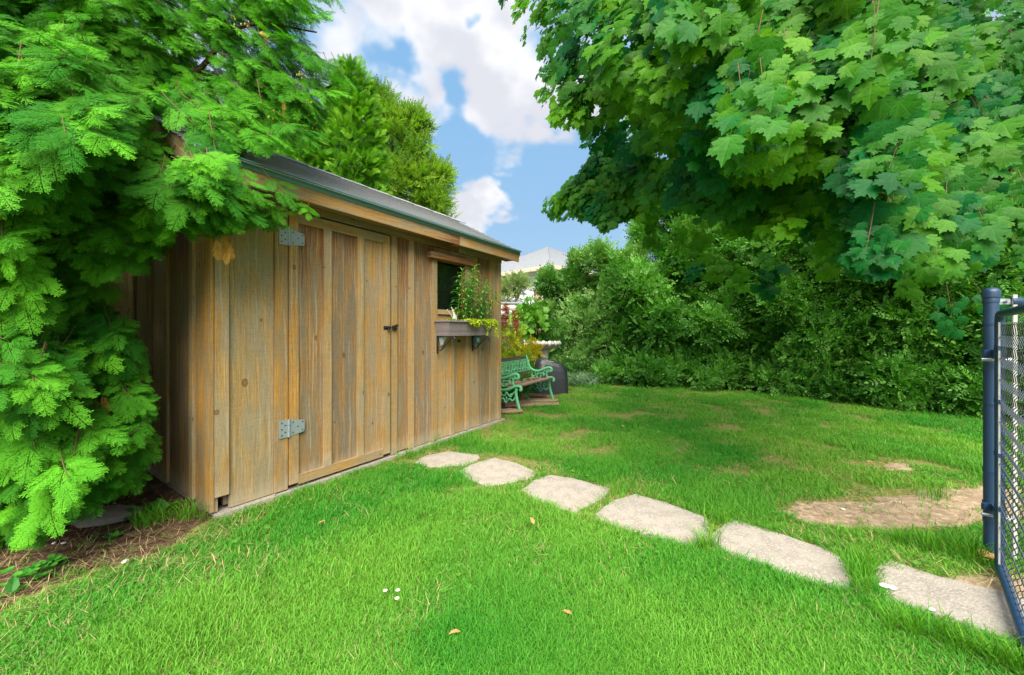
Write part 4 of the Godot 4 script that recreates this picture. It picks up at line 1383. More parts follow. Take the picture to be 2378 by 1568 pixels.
# ---------------------------------------------------------------- thuja over the shed's corner
func near_shed(p: Vector3, grow: float) -> bool:
	var q := p - SH0
	var x := q.dot(SHD)
	var z := q.dot(SHN)
	if x < -.19 - grow or x > LEN + .2 or z > .22 + grow or z < -DEEP - .25: return false
	var hgt := 2.30 + .55 * clampf(minf(.2 - z, z + DEEP + .2), 0, 1.2)
	if p.y > hgt + grow: return false
	if p.y < 2.1 and (z > grow or x < -grow): return false
	return true
func idw(tab: Array, px: float, py: float) -> float:
	var a := 0.0
	var b := 0.0
	for t in tab:
		var w := 1.0 / (pow(px - t[0], 2) + pow((py - t[1]) * .8, 2) + 900.0)
		w *= w
		a += w * t[2]; b += w
	return a / b
func build_thuja():
	var base := Vector3(-3.3, 0, -2.85)
	var t := thing("thuja_tree", "large overgrown thuja with drooping flat green sprays covering the shed's corner", "tree", base)
	var out1 := poly([[-700, -600], [900, -600], [830, -100], [790, 0], [748, 60], [735, 125], [765, 150], [852, 150], [845, 195], [800, 250], [760, 300], [735, 352], [690, 340], [640, 350], [560, 338], [540, 372], [600, 400], [690, 392], [735, 420], [756, 450], [748, 488], [690, 498], [665, 540], [640, 545], [605, 505], [560, 535], [500, 545], [430, 532], [395, 565], [345, 590], [330, 612], [285, 625], [245, 662], [222, 690], [222, 715], [305, 745], [300, 788], [330, 802], [338, 868], [312, 905], [365, 942], [360, 985], [332, 1010], [336, 1062], [312, 1108], [330, 1132], [245, 1165], [250, 1188], [172, 1212], [130, 1240], [92, 1266], [30, 1275], [-80, 1290], [-700, 1300]])
	var depth := [[0, 250, 1.75], [150, 220, 1.8], [0, 700, 1.95], [0, 1000, 1.95], [150, 1050, 2.0], [80, 1230, 2.05], [300, 960, 2.35], [330, 800, 2.5], [250, 650, 2.45], [350, 560, 2.3], [350, 300, 2.35], [450, 450, 2.15], [600, 470, 2.35], [720, 450, 2.6], [600, 200, 2.6], [700, 100, 2.7], [830, 170, 3.1], [450, 50, 2.9], [300, 100, 2.7], [100, 30, 2.5], [740, -200, 3.2], [300, -300, 3.3], [-300, 500, 2.1], [-300, 0, 2.2], [-300, 1000, 2.1]]
	var xs := []
	var cs := []
	var twigs := MB.new()
	var lump := noise(77, .004, 3)
	var tries := 0
	var made := 0
	var fm := [frond_mesh(1, .5), frond_mesh(2, .9), frond_mesh(3, .2)]
	var boughs := []
	for b in 6:
		# one bough: y along it, z its upper face, x across; sprays alternate and hang
		var pl := []
		var m := 8
		for k in m:
			var u := (k + .4) / m
			var sd := 1.0 if k % 2 == 0 else -1.0
			var dir := Vector3(sd * rr(.55, .95) * (1.0 - .4 * u), rr(.7, 1.0), rr(-.35, .12))
			if k == m - 1: dir = Vector3(rr(-.2, .2), 1, -.1)
			var kk := rr(.82, 1.18)
			pl.append([k % 3, Transform3D(basis_to(dir, Vector3(rr(-.4, .4), rr(-.2, .3), 1)).scaled_local(Vector3.ONE * rr(.56, .82)), Vector3(rr(-.05, .05), u * 1.15 - .35, rr(-.08, .08) - .12 * u * u)), Color(kk, kk, kk)])
		boughs.append(clump_of(fm, pl))
	while made < 2300 and tries < 40000:
		tries += 1
		var px := rr(-520, 880)
		var py := rr(-520, 1290)
		if not inside(Vector2(px, py), out1): continue
		if (px < -60 or py < -60) and rng.randf() < .75: continue
		var lay := rng.randf()
		var dep := idw(depth, px, py)
		var deep: float = 0.0 if lay < .45 else pow(rng.randf(), 1.2) * (1.2 if py < 900 else .7)
		# the open, see-through top of the crown
		if px > 330 and py < 330 and rng.randf() < .25: continue
		dep += deep + lump.get_noise_2d(px, py) * .30 + rr(-.06, .06)
		var p := pt(px, py, dep)
		if p.y < .10 or near_shed(p, .06): continue
		var axis := Vector3(base.x, p.y, base.z)
		var outw := p - axis
		if outw.length() < .25: outw = Vector3(0, 0, 1)
		outw = (outw.normalized() + Vector3(.35, 0, .45)).normalized()
		var along := (outw * .8 + Vector3(rr(-.5, .7), rr(-1.0, .0), rr(-.4, .4))).normalized()
		var nrm := (outw * .75 + Vector3(rr(-.4, .4), rr(.1, .7), rr(-.1, .5))).normalized()
		var sz := rr(.17, .27)
		if px_of(p).y < 330: sz *= 1.1
		var ok := false
		for attempt in 3:
			var tip := p + along * sz * 1.55
			var a := px_of(tip)
			ok = inside(a, out1) and inside(px_of(p + along * sz * .8), out1) and not near_shed(tip, .02) and not near_shed(p - along * sz * .3, .02) and tip.y > .03
			if ok: break
			sz *= .72
		if not ok: continue
		made += 1
		var shade := clampf(.5 + lump.get_noise_2d(px * 2.5 + 900, py * 2.5) * 1.0 + rr(-.25, .25), 0, 1)
		var cc := Color(.035, .20, .016).lerp(Color(.135, .46, .024), shade)
		cc.a = 1.0 if deep < .12 else .3
		xs.append(Transform3D(basis_to(along, nrm).scaled_local(Vector3.ONE * sz), p))
		cs.append(cc)
		twigs.tube([p - along * sz * .7 + Vector3(0, .02, 0), p - along * sz * .35, p + along * sz * .3 - nrm * sz * .02, p + along * sz * .75 - nrm * sz * .08], [.003, .0026, .002, .001], 4)
	for i in twigs.v.size(): twigs.v[i] -= base
	foliage(t, "spray", "crown", fm, boughs, M.thuja, xs, cs, [Color(.036, .21, .016), Color(.06, .27, .018), Color(.085, .34, .02), Color(.11, .41, .022), Color(.14, .48, .025)], 300)
	var dead := fm[0].commit() as ArrayMesh
	var tw := part("twigs", twigs, M.twig, t)
	tw.set_meta("kind", "stuff")
	# trunk and limbs
	var mb := MB.new()
	var tr := smooth([Vector3.ZERO, Vector3(.03, .8, .0), Vector3(.0, 1.8, -.05), Vector3(.06, 3.0, -.05), Vector3(.02, 4.5, -.1), Vector3(0, 6.0, -.1)])
	mb.tube(tr, taper(.12, .04, tr.size()), 9)
	part("trunk", mb, M.bark, t)
	var ends := [[pt(250, 200, 2.6), pt(345, 60, 3.0), pt(360, -80, 3.1)], [pt(420, 200, 2.8), pt(560, 62, 2.75), pt(735, 75, 2.8)], [pt(300, 420, 2.5), pt(450, 400, 2.35), pt(690, 470, 2.55)], [pt(230, 520, 2.6), pt(270, 480, 2.35), pt(410, 530, 2.3)], [pt(150, 500, 2.5), pt(100, 400, 2.1), pt(60, 300, 1.9)], [pt(150, 800, 2.6), pt(220, 790, 2.45), pt(300, 930, 2.4)], [pt(120, 900, 2.5), pt(100, 930, 2.2), pt(90, 1050, 2.05)], [pt(100, 1000, 2.5), pt(150, 1060, 2.3), pt(230, 1090, 2.25)], [pt(200, 560, 2.8), pt(40, 650, 2.4), pt(-100, 680, 2.1)], [pt(420, 270, 2.9), pt(620, 260, 2.85), pt(830, 170, 3.15)], [pt(250, 100, 2.9), pt(130, 60, 2.7), pt(20, 40, 2.6)]]
	for e in ends:
		var s: Vector3 = Vector3(.02, clampf(e[0].y - .25, .3, 5.0), -.04)
		mb = MB.new()
		var sp := smooth([s, e[0] - base, e[1] - base, e[2] - base])
		mb.tube(sp, taper(.026, .005, sp.size()), 6)
		part("limb", mb, M.bark, t)
	# dead orange-brown sprays
	for q in [[515, 550, 2.28], [535, 560, 2.28], [522, 535, 2.3], [228, 925, 2.25], [248, 940, 2.25], [168, 540, 2.2], [280, 1068, 2.3], [115, 905, 2.02], [660, 235, 2.62], [668, 210, 2.66], [10, 650, 1.98], [610, 70, 2.7], [505, 555, 2.26], [545, 548, 2.3], [240, 915, 2.22], [258, 950, 2.25], [20, 560, 1.95]]:
		var p := pt(q[0], q[1], q[2])
		put("dead_spray", dead, M.dry, t, Transform3D(basis_to(Vector3(rr(-.5, .5), -1, rr(-.1, .4)), Vector3(rr(-.5, .5), .3, 1)).scaled_local(Vector3.ONE * rr(.11, .16)), p - base)).set_meta("label", "dry orange-brown dead spray")
	# seed cones
	mb = MB.new()
	for cl in [[715, 250, 2.62], [690, 180, 2.66], [740, 225, 2.7], [640, 270, 2.58], [560, 60, 2.7], [725, 290, 2.7]]:
		for k in 9:
			var c := pt(cl[0], cl[1], cl[2]) + Vector3(rr(-.05, .05), rr(-.05, .05), rr(-.03, .04)) - base
			mb.lathe([[.001, -.009], [.0055, -.004], [.006, .003], [.001, .01]], 6, c)
	part("seed_cones", mb, mat(.34, .36, .05, .8), t).set_meta("kind", "stuff")

# ---------------------------------------------------------------- maple over the lawn
func build_maple():
	var base := Vector3(7.0, 0, -7.3)
	var t := thing("maple_tree", "broad maple with large glossy lobed leaves hanging over the lawn", "tree", base)
	var edge := poly([[1080, -500], [1150, 0], [1165, 40], [1200, 75], [1195, 105], [1245, 125], [1255, 160], [1215, 215], [1240, 262], [1300, 300], [1340, 330], [1372, 362], [1335, 408], [1262, 462], [1245, 495], [1290, 522], [1340, 510], [1400, 545], [1470, 510], [1540, 530], [1600, 510], [1680, 560], [1760, 560], [1850, 575], [1930, 600], [1990, 660], [2060, 650], [2130, 680], [2200, 660], [2290, 645], [2320, 570], [2350, 500], [2420, 480], [2700, 420], [2700, -500]])
	var depth := [[1180, 50, 4.6], [1230, 230, 4.4], [1350, 200, 3.6], [1350, 400, 4.3], [1270, 490, 5.2], [1450, 480, 4.0], [1550, 400, 3.0], [1600, 100, 2.0], [1450, 80, 2.9], [1750, 200, 1.95], [1900, 120, 2.0], [1700, 380, 2.3], [1650, 500, 3.0], [1850, 480, 2.4], [1950, 350, 1.95], [2100, 480, 1.85], [2200, 250, 2.2], [2150, 620, 1.8], [2300, 520, 1.9], [2350, 450, 2.0], [2330, 150, 3.2], [1300, -300, 4.2], [1700, -300, 2.4], [2300, -300, 2.8]]
	var xs := []
	var cs := []
	var twigs := MB.new()
	var lump := noise(91, .0035, 3)
	var made := 0
	var tries := 0
	var lm := [maple_mesh(.16, .10, .08), maple_mesh(.06, -.06, -.10), maple_mesh(.28, .15, .0)]
	var twigsets := []
	for b in 7:
		# one shoot: y hangs down along it, z faces out; leaves overlap like shingles
		var pl := []
		for k in 15:
			var u := (k + .3) / 15.0
			var kk := rr(.8, 1.22)
			var at := Vector3(rr(-.42, .42), u * 1.5 - .75, rr(-.25, .25))
			pl.append([k % 3, Transform3D(basis_to(Vector3(rr(-.6, .6), 1, rr(-.2, .3)), Vector3(rr(-.45, .45), rr(-.3, .2), 1)).scaled_local(Vector3.ONE * rr(.30, .60)), at), Color(kk * rr(.9, 1.1), kk, kk)])
		twigsets.append(clump_of(lm, pl))
	while made < 1150 and tries < 40000:
		tries += 1
		var px := rr(1060, 2680)
		var py := rr(-480, 760)
		if rng.randf() < .14:
			px = rr(1230, 1520); py = rr(370, 545)
		var low := px > 1480 and rng.randf() < .15
		if not inside(Vector2(px, py - (110.0 if low else 0.0)), edge): continue
		if (py < -50 or px > 2420) and rng.randf() < .82: continue
		var back := rng.randf() < .36 or low
		var dep := idw(depth, px, py)
		# the dark hollow on the trunk's side holds only the farther leaves
		if px > 2230 and py < 440 and not back and rng.randf() < .85: continue
		if not back: dep += lump.get_noise_2d(px, py) * .5 + rr(-.12, .12)
		else: dep += rr(.3, 1.0) + pow(rng.randf(), 1.5) * 2.2
		var p := pt(px, py, dep)
		if p.y < 1.35 or p.distance_to(Vector3(0, EYE, 0)) < 1.5 or (low and dep < 3.4): continue
		var outw := Vector3(p.x - base.x, 0, p.z - base.z).normalized()
		var hang := (outw * rr(.1, .7) + Vector3(rr(-.4, .4), -1, rr(-.2, .3))).normalized()
		var nrm := (outw * .9 + Vector3(rr(-.35, .35), rr(-.15, .55), rr(-.1, .7))).normalized()
		var sz := rr(.18, .25)
		var ok := false
		for attempt in 3:
			ok = true
			for q in [Vector3(0, 1.2, 0), Vector3(.5, .5, 0), Vector3(-.5, .5, 0), Vector3(.4, -.5, 0), Vector3(-.4, -.5, 0)]:
				if not low and not inside(px_of(p + basis_to(hang, nrm) * q * sz), edge): ok = false
			if ok: break
			sz *= .7
		if not ok: continue
		made += 1
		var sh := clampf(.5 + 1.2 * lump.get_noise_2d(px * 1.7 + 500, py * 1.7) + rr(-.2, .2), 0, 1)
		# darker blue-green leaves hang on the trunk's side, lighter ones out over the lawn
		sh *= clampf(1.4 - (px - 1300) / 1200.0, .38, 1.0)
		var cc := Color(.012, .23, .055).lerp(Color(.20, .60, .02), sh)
		cc.a = .3 if back else 1.0
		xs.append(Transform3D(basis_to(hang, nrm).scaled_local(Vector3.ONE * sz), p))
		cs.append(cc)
		var back_v := -hang * sz * 1.0 - nrm * sz * .35
		twigs.tube([p + back_v * 1.5 + Vector3(0, .02, 0), p + back_v * .8, p, p + hang * sz * .6], [.0024, .0022, .002, .001], 4)
	for i in twigs.v.size(): twigs.v[i] -= base
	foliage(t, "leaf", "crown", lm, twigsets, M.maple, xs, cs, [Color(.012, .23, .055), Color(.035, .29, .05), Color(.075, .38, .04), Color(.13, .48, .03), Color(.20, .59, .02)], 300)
	part("twigs", twigs, M.twig, t).set_meta("kind", "stuff")
	var mb := MB.new()
	var tr := smooth([Vector3(0, -.1, 0), Vector3(.02, 1.2, 0), Vector3(-.08, 2.6, .1), Vector3(-.1, 4.0, .15), Vector3(0, 6.0, .1), Vector3(.1, 8.0, 0)])
	mb.tube(tr, taper(.19, .06, tr.size()), 12)
	part("trunk", mb, M.bark, t)
	var limbs := [[2.4, [Vector3(5.0, 3.4, -3.6), Vector3(4.4, 4.0, -2.6)]], [2.6, [pt(2200, 380, 3.2), pt(2050, 330, 2.2)]], [2.2, [pt(2290, 440, 3.6), pt(2370, 340, 2.9), Vector3(4.3, 3.4, -2.0)]], [2.0, [pt(2250, 560, 3.6), pt(2200, 560, 2.2)]], [3.2, [pt(1900, 100, 3.6), pt(1650, 40, 2.3)]], [3.4, [pt(1900, 200, 4.4), pt(1600, 200, 4.4), pt(1300, 180, 4.5)]], [3.0, [pt(1950, 330, 4.6), pt(1700, 350, 3.8), pt(1500, 400, 3.6)]], [2.8, [pt(1900, 420, 5.0), pt(1600, 450, 5.0), pt(1290, 490, 5.3)]], [4.4, [pt(2000, -100, 4.6), pt(1600, -150, 4.0), pt(1250, -60, 4.6)]], [4.8, [Vector3(5.6, 6.5, -3.6), Vector3(5.9, 7.5, -2.4)]]]
	for l in limbs:
		mb = MB.new()
		var pts := [Vector3(-.05, l[0], .1)]
		for q in l[1]: pts.append(q - base)
		var sp := smooth(pts)
		mb.tube(sp, taper(.06, .008, sp.size()), 7)
		part("limb", mb, M.bark, t)

# ---------------------------------------------------------------- shrubs and trees behind
func lobes_in(c: Vector3, r: Vector3, k: int, small: float) -> Array:
	var out := []
	for i in k:
		var a := rr(0, TAU)
		var y := rr(-.85, .95)
		var s := sqrt(1.0 - minf(y * y, .98)) * rr(.55, .8)
		out.append([c + Vector3(cos(a) * s * r.x, y * r.y * .8, sin(a) * s * r.z), small * rr(.75, 1.25)])
	return out
func leaves_on(lobes: Array, count: int, smin: float, smax: float, lo: Color, hi: Color, xs: Array, cs: Array, floor_ := .1):
	# clumps set over and through the lobes
	var tone := noise(141 + count, .9, 3)
	for i in count:
		var l: Array = lobes[rng.randi() % lobes.size()]
		var d := Vector3(rng.randfn(), rng.randfn() + .15, rng.randfn() + .35).normalized()
		var p: Vector3 = l[0] + d * float(l[1]) * pow(rng.randf(), .30)
		if p.y < floor_: continue
		xs.append(Transform3D(Basis(Vector3.UP, rr(-.7, .7)) * Basis(Vector3(1, 0, 0), rr(-.4, .4)) * Basis(Vector3(0, 0, 1), rr(-.6, .6)) * Basis.from_scale(Vector3.ONE * rr(smin, smax)), p))
		var k := clampf(.5 + tone.get_noise_3d(p.x, p.y, p.z) * 1.0 + rr(-.25, .25), 0, 1)
		var c := lo.lerp(hi, k)
		c.a = 1.0 if p.z > l[0].z else .3
		cs.append(c)
func stems_for(parent: Node3D, base: Vector3, tops: Array, r: float):
	for i in tops.size():
		var mb := MB.new()
		var e: Vector3 = tops[i] - base
		var sp := smooth([Vector3(rr(-.15, .15), -.05, rr(-.12, .12)), e * .4 + Vector3(rr(-.1, .1), 0, rr(-.1, .1)), e * .75 + Vector3(rr(-.1, .1), .05, 0), e], 4)
		mb.tube(sp, taper(r, r * .25, sp.size()), 6)
		part("stem", mb, M.bark, parent)
func shrub(called: String, label: String, cat: String, group: String, base: Vector3, hgt: float, rad: float, count: int, shapes: Array, clumps: Array, smin: float, smax: float, lo: Color, hi: Color, single: int, tall := 0):
	var t := thing(called, label, cat, base, Basis(), group)
	var lob := lobes_in(base + Vector3(0, hgt * .5, 0), Vector3(rad, hgt * .55, rad), 11, rad * .48)
	lob.append([base + Vector3(0, hgt * .35, 0), rad * .75])
	for k in 4: lob.append([base + Vector3(rr(-.8, .8) * rad, rad * .3, rr(.1, .7) * rad), rad * .38])
	for k in tall: lob.append([base + Vector3(rr(-.8, .8) * rad, hgt * rr(.9, 1.12), rr(-.4, .5) * rad), rad * rr(.13, .22)])
	var xs := []
	var cs := []
	leaves_on(lob, count, smin, smax, lo, hi, xs, cs)
	foliage(t, "leafy_twig", "foliage", shapes, clumps, M.leaf, xs, cs, [lo.lerp(hi, .15), lo.lerp(hi, .4), lo.lerp(hi, .6), lo.lerp(hi, .85)], single)
	var tops := []
	for k in mini(6, lob.size()): tops.append(lob[k][0])
	stems_for(t, base, tops, .02)
	return t
func build_shrubs():
	var sp := [sprig_mesh(5, 4, .36, .29, .8), sprig_mesh(6, 4, .33, .31, 1.3)]
	var cl := twig_clumps(sp, 5, 15, .85, .7, 1.05)
	var g := "hedge shrubs along the lawn"
	var lo := Color(.06, .25, .03)
	var hi := Color(.22, .55, .09)
	var rows := [[Vector3(1.5, 0, -10.4), 2.45, .75, 1300, "loose pale green hedge shrub beside the bird bath", 5], [Vector3(2.55, 0, -9.9), 2.75, 1.0, 1800, "bushy hedge shrub with thin upright tips, second from the bird bath", 7], [Vector3(3.5, 0, -9.3), 3.5, 1.15, 2100, "dense hedge shrub third from the bird bath", 5], [Vector3(4.45, 0, -8.85), 3.8, 1.15, 2200, "dense hedge shrub fourth from the bird bath", 3], [Vector3(5.3, 0, -8.2), 3.8, 1.15, 2200, "dense hedge shrub fifth from the bird bath", 2], [Vector3(6.0, 0, -7.4), 3.7, 1.1, 2100, "dark hedge shrub behind the bare earth patch", 2], [Vector3(6.75, 0, -6.7), 3.6, 1.1, 2000, "dark hedge shrub behind the maple trunk", 0], [Vector3(7.5, 0, -6.0), 3.4, 1.1, 1900, "dark leafy hedge shrub behind the gate post", 0], [Vector3(8.3, 0, -5.3), 2.9, 1.1, 1300, "hedge shrub behind the chain-link fence", 0], [Vector3(4.9, 0, -9.6), 4.2, 1.2, 1500, "taller shrub in the hedge's rear row, between its fourth and fifth", 2], [Vector3(6.4, 0, -8.3), 4.2, 1.2, 1500, "taller shrub in the hedge's rear row, behind the bare earth patch", 2]]
	for i in rows.size():
		var r: Array = rows[i]
		var k := 1.0 if i < 2 else lerpf(1.0, .95, minf(1.0, (i - 1) / 4.0))
		shrub("hedge_shrub", r[4], "shrub", g, r[0], r[1], r[2], int(r[3] * .42), sp, cl, .18, .27, lo * k, hi * k if i > 1 else Color(.38, .64, .22), 90, r[5])
	# low growth at the hedge's foot
	var low := [[Vector3(2.2, 0, -8.75), .35, .35], [Vector3(3.1, 0, -8.3), .35, .4], [Vector3(4.2, 0, -7.9), .45, .45], [Vector3(5.0, 0, -7.2), .5, .45], [Vector3(5.75, 0, -6.55), .45, .45], [Vector3(6.5, 0, -5.9), .5, .45], [Vector3(7.1, 0, -5.35), .5, .45]]
	for i in low.size():
		shrub("low_shoot", "low leafy shoots at the foot of the %s hedge shrub from the bird bath" % ["second", "third", "fourth", "fifth", "sixth", "seventh", "eighth"][i], "plant", "low shoots at the hedge foot", low[i][0], low[i][1], low[i][2], 45, sp, cl, .14, .2, lo, hi * .9, 20)
	# pale ground cover by the tub, dark ivy beyond
	var gx := []
	var gc := []
	for i in 900:
		var p := gp(rr(1318, 1385), rr(868, 900))
		p.y = rr(.01, .16)
		gx.append(Transform3D(basis_to(Vector3(rr(-1, 1), rr(.3, 1), rr(-1, 1)), Vector3(rr(-1, 1), 1, rr(-.3, 1))).scaled_local(Vector3.ONE * rr(.09, .14)), p))
		gc.append(Color(.20, .36, .20) * rr(.7, 1.2))
	tag(scatter("ground_cover", sp[0].commit(), M.leaf, gx, gc), "silvery pale green ground cover beside the black tub", "ground cover")
	gx = []; gc = []
	for i in 1500:
		var p := gp(rr(1370, 1720), rr(872, 896))
		p.y = rr(.01, .14)
		gx.append(Transform3D(basis_to(Vector3(rr(-1, 1), rr(.2, 1), rr(-1, 1)), Vector3(rr(-1, 1), 1, rr(-.3, 1))).scaled_local(Vector3.ONE * rr(.10, .16)), p))
		gc.append(Color(.035, .14, .05) * rr(.7, 1.3))
	tag(scatter("ivy_cover", sp[1].commit(), M.leaf, gx, gc), "dark green ivy covering the soil at the hedge foot", "ivy")
	# flower bed behind the bench
	var ys := [sprig_mesh(15, 4, .42, .26)]
	var yc := twig_clumps(ys, 3, 8, .7, .75, 1.0)
	var vs := [maple_mesh(.2, .1, 0), sprig_mesh(19, 3, .5, .3)]
	var vc := twig_clumps(vs, 3, 9, .75, .6, .9)
	shrub("yellowing_shrub", "yellowing leafy shrub behind the green bench", "shrub", "", Vector3(-.05, 0, -7.75), 1.25, .42, 90, ys, yc, .17, .24, Color(.24, .42, .02), Color(.58, .58, .03), 60)
	shrub("yellow_flower_clump", "golden yellow leaved clump between the bench and the bird bath", "plant", "", Vector3(.22, 0, -7.95), 1.1, .26, 45, ys, yc, .13, .2, Color(.55, .46, .02), Color(.80, .55, .02), 40)
	shrub("bed_plant", "low green plant at the foot of the bird bath", "plant", "plants in the bed behind the bench", Vector3(.40, 0, -7.6), .6, .36, 70, ys, yc, .14, .2, Color(.04, .19, .03), Color(.16, .40, .05), 40)
	shrub("bed_plant", "low green plant growing under the bench seat", "plant", "plants in the bed behind the bench", Vector3(.0, 0, -6.55), .38, .34, 50, ys, yc, .09, .14, Color(.04, .17, .03), Color(.12, .32, .05), 40)
	shrub("broad_leaved_vine", "bright green broad-leaved vine climbing beside the outbuilding", "vine", "", Vector3(.62, 0, -10.1), 2.1, .55, 110, vs, vc, .2, .28, Color(.10, .30, .03), Color(.26, .56, .05), 80)
	shrub("wispy_shrub", "wispy olive green shrub in front of the pale porch", "shrub", "", Vector3(-.1, 0, -13.6), 3.1, .75, 90, sp, cl, .2, .3, Color(.12, .22, .06), Color(.32, .42, .16), 40, 4)
	# red-brown plumes
	var pm: ArrayMesh = sp[0].commit()
	for i in 3:
		var b: Vector3 = [Vector3(-.14, 0, -8.15), Vector3(.06, 0, -8.1), Vector3(-.3, 0, -8.3)][i]
		var t := thing("plume_plant", "rust red seed plume standing behind the yellowing shrub", "plant", b, Basis(), "rust red plumes")
		var mb := MB.new()
		mb.tube([Vector3.ZERO, Vector3(.02, 1.2, 0), Vector3(.0, 1.75 - .15 * i, 0)], [.01, .008, .004], 5)
		part("stem", mb, M.twig, t)
		var xs := []
		var cs := []
		for k in 420:
			var y := rr(1.0, 1.78 - .15 * i)
			var w: float = .02 + .13 * (1.0 - (y - 1.0) / .85)
			xs.append(Transform3D(basis_to(Vector3(rr(-1, 1), rr(-.2, .9), rr(-1, 1)), Vector3(rr(-1, 1), rr(-1, 1), 1)).scaled_local(Vector3.ONE * rr(.04, .07)), Vector3(rng.randfn() * w * .6, y, rng.randfn() * w * .6)))
			cs.append(Color(.36, .095, .045) * rr(.7, 1.3))
		scatter("plume", pm, M.leaf, xs, cs, t)
func build_back_trees():
	var fr := [frond_mesh(31, .3), frond_mesh(32, .1)]
	var fc := twig_clumps(fr, 3, 9, .7, .75, 1.05)
	for i in 3:
		var b: Vector3 = [Vector3(-3.75, 0, -8.9), Vector3(-4.75, 0, -8.6), Vector3(-5.9, 0, -9.2)][i]
		var hgt: float = [7.3, 6.2, 6.8][i]
		var rad: float = [.85, .75, .8][i]
		var t := thing("columnar_arborvitae", ["tall green columnar arborvitae rising over the shed ridge, beside the round-leaved tree", "shorter columnar arborvitae between two taller ones behind the shed", "columnar arborvitae behind the thuja and the shed"][i], "tree", b, Basis(), "arborvitae behind the shed")
		var xs := []
		var cs := []
		var lump := noise(200 + i, 1.2, 3)
		for k in 620:
			var y := rr(.3, 1.0) * hgt
			var an := rr(-1.2, 4.4)
			var r := rad * pow(1.0 - pow(y / hgt, 2.2), .6) * (1.0 + .35 * lump.get_noise_3d(cos(an), y, sin(an))) * rr(.72, 1.02)
			var d := Vector3(cos(an), 0, sin(an))
			xs.append(Transform3D(basis_to(d * .7 + Vector3(rr(-.4, .4), rr(.2, .9), rr(-.4, .4)), d.cross(Vector3.UP) * (1.0 if rng.randf() < .5 else -1.0) + d * rr(-.2, .9) + Vector3(0, rr(-.2, .3), 0)).scaled_local(Vector3(1.25, 1, 1) * rr(.2, .3)), b + d * r + Vector3(0, y, 0)))
			cs.append(Color(.09, .30, .025).lerp(Color(.26, .55, .04), clampf(.5 + lump.get_noise_3d(d.x * 2 + 9, y * 2, d.z * 2) + rr(-.3, .3), 0, 1)))
		foliage(t, "spray", "crown", fr, fc, M.thuja, xs, cs, [Color(.13, .36, .03), Color(.21, .48, .036)], 60)
		var mb := MB.new()
		mb.tube([Vector3.ZERO, Vector3(.02, 3, 0), Vector3(0, hgt * .95, 0)], [.11, .08, .02], 8)
		part("trunk", mb, M.bark, t)
	var sp := [sprig_mesh(41, 5, .34, .24), sprig_mesh(42, 6, .30, .24)]
	var tc := twig_clumps(sp, 4, 12, .8, .7, 1.0)
	var defs := [[Vector3(-3.1, 0, -11.6), 7.6, [[930, 330, 11.6, .62], [900, 290, 11.6, .5], [960, 370, 11.5, .6], [990, 430, 11.5, .55], [930, 430, 11.4, .7], [1010, 480, 11.4, .45], [870, 400, 11.5, .7], [960, 300, 11.7, .4], [1020, 420, 11.6, .35], [880, 250, 11.8, .4], [1000, 530, 11.4, .6], [900, 500, 11.3, .7]], "round-leaved light green tree rising behind the shed ridge", Color(.10, .27, .03), Color(.34, .55, .055), 3600],
		[Vector3(5.6, 0, -10.6), 6.2, [[1500, 470, 10.2, .6], [1620, 430, 10.2, .8], [1720, 480, 10.4, .9], [1850, 430, 10.4, 1.0], [1980, 480, 10.0, 1.0], [1760, 330, 10.4, 1.1], [1950, 320, 10.2, 1.1], [2100, 400, 9.8, 1.1], [2250, 450, 9.4, 1.1], [2200, 300, 9.8, 1.2], [2380, 380, 9.2, 1.1], [2050, 560, 9.8, .9], [2250, 590, 9.2, .9], [2400, 600, 9.0, .9], [1850, 560, 10, .7], [2350, 180, 9.6, 1.2], [2100, 150, 10, 1.2]], "dark leafy tree standing behind the hedge under the maple", Color(.06, .24, .03), Color(.17, .46, .05), 5200],
		[Vector3(-8.5, 0, -11.5), 7.0, [[350, 200, 11, 1.2], [420, 350, 11, 1.1], [250, 350, 11, 1.2], [500, 420, 11.5, 1.0], [150, 250, 11, 1.3], [560, 330, 11.5, .9]], "leafy tree glimpsed through the thuja behind the shed", Color(.06, .20, .03), Color(.18, .40, .05), 2000]]
	for df in defs:
		var t := thing("leafy_tree", df[3], "tree", df[0])
		var lob := []
		var tops := []
		for l in df[2]: lob.append([pt(l[0], l[1], l[2]), l[3]]); tops.append(pt(l[0], l[1], l[2]))
		var xs := []
		var cs := []
		leaves_on(lob, int(df[6] * .2), .26, .38, df[4], df[5], xs, cs, .5)
		foliage(t, "leafy_twig", "crown", sp, tc, M.leaf, xs, cs, [df[4].lerp(df[5], .25), df[4].lerp(df[5], .7)], 60)
		var mb := MB.new()
		var tr := smooth([Vector3.ZERO, Vector3(.05, 1.5, 0), Vector3(-.05, 3.2, 0), Vector3(0, df[1] * .7, 0)])
		mb.tube(tr, taper(.15, .05, tr.size()), 8)
		part("trunk", mb, M.bark, t)
		for q in tops.size():
			var e: Vector3 = tops[q] - df[0]
			var bm := MB.new()
			var ls := smooth([Vector3(0, minf(e.y * .55, df[1] * .6), 0), e * Vector3(.5, .8, .5), e], 4)
			bm.tube(ls, taper(.045, .01, ls.size()), 5)
			part("limb", bm, M.bark, t)

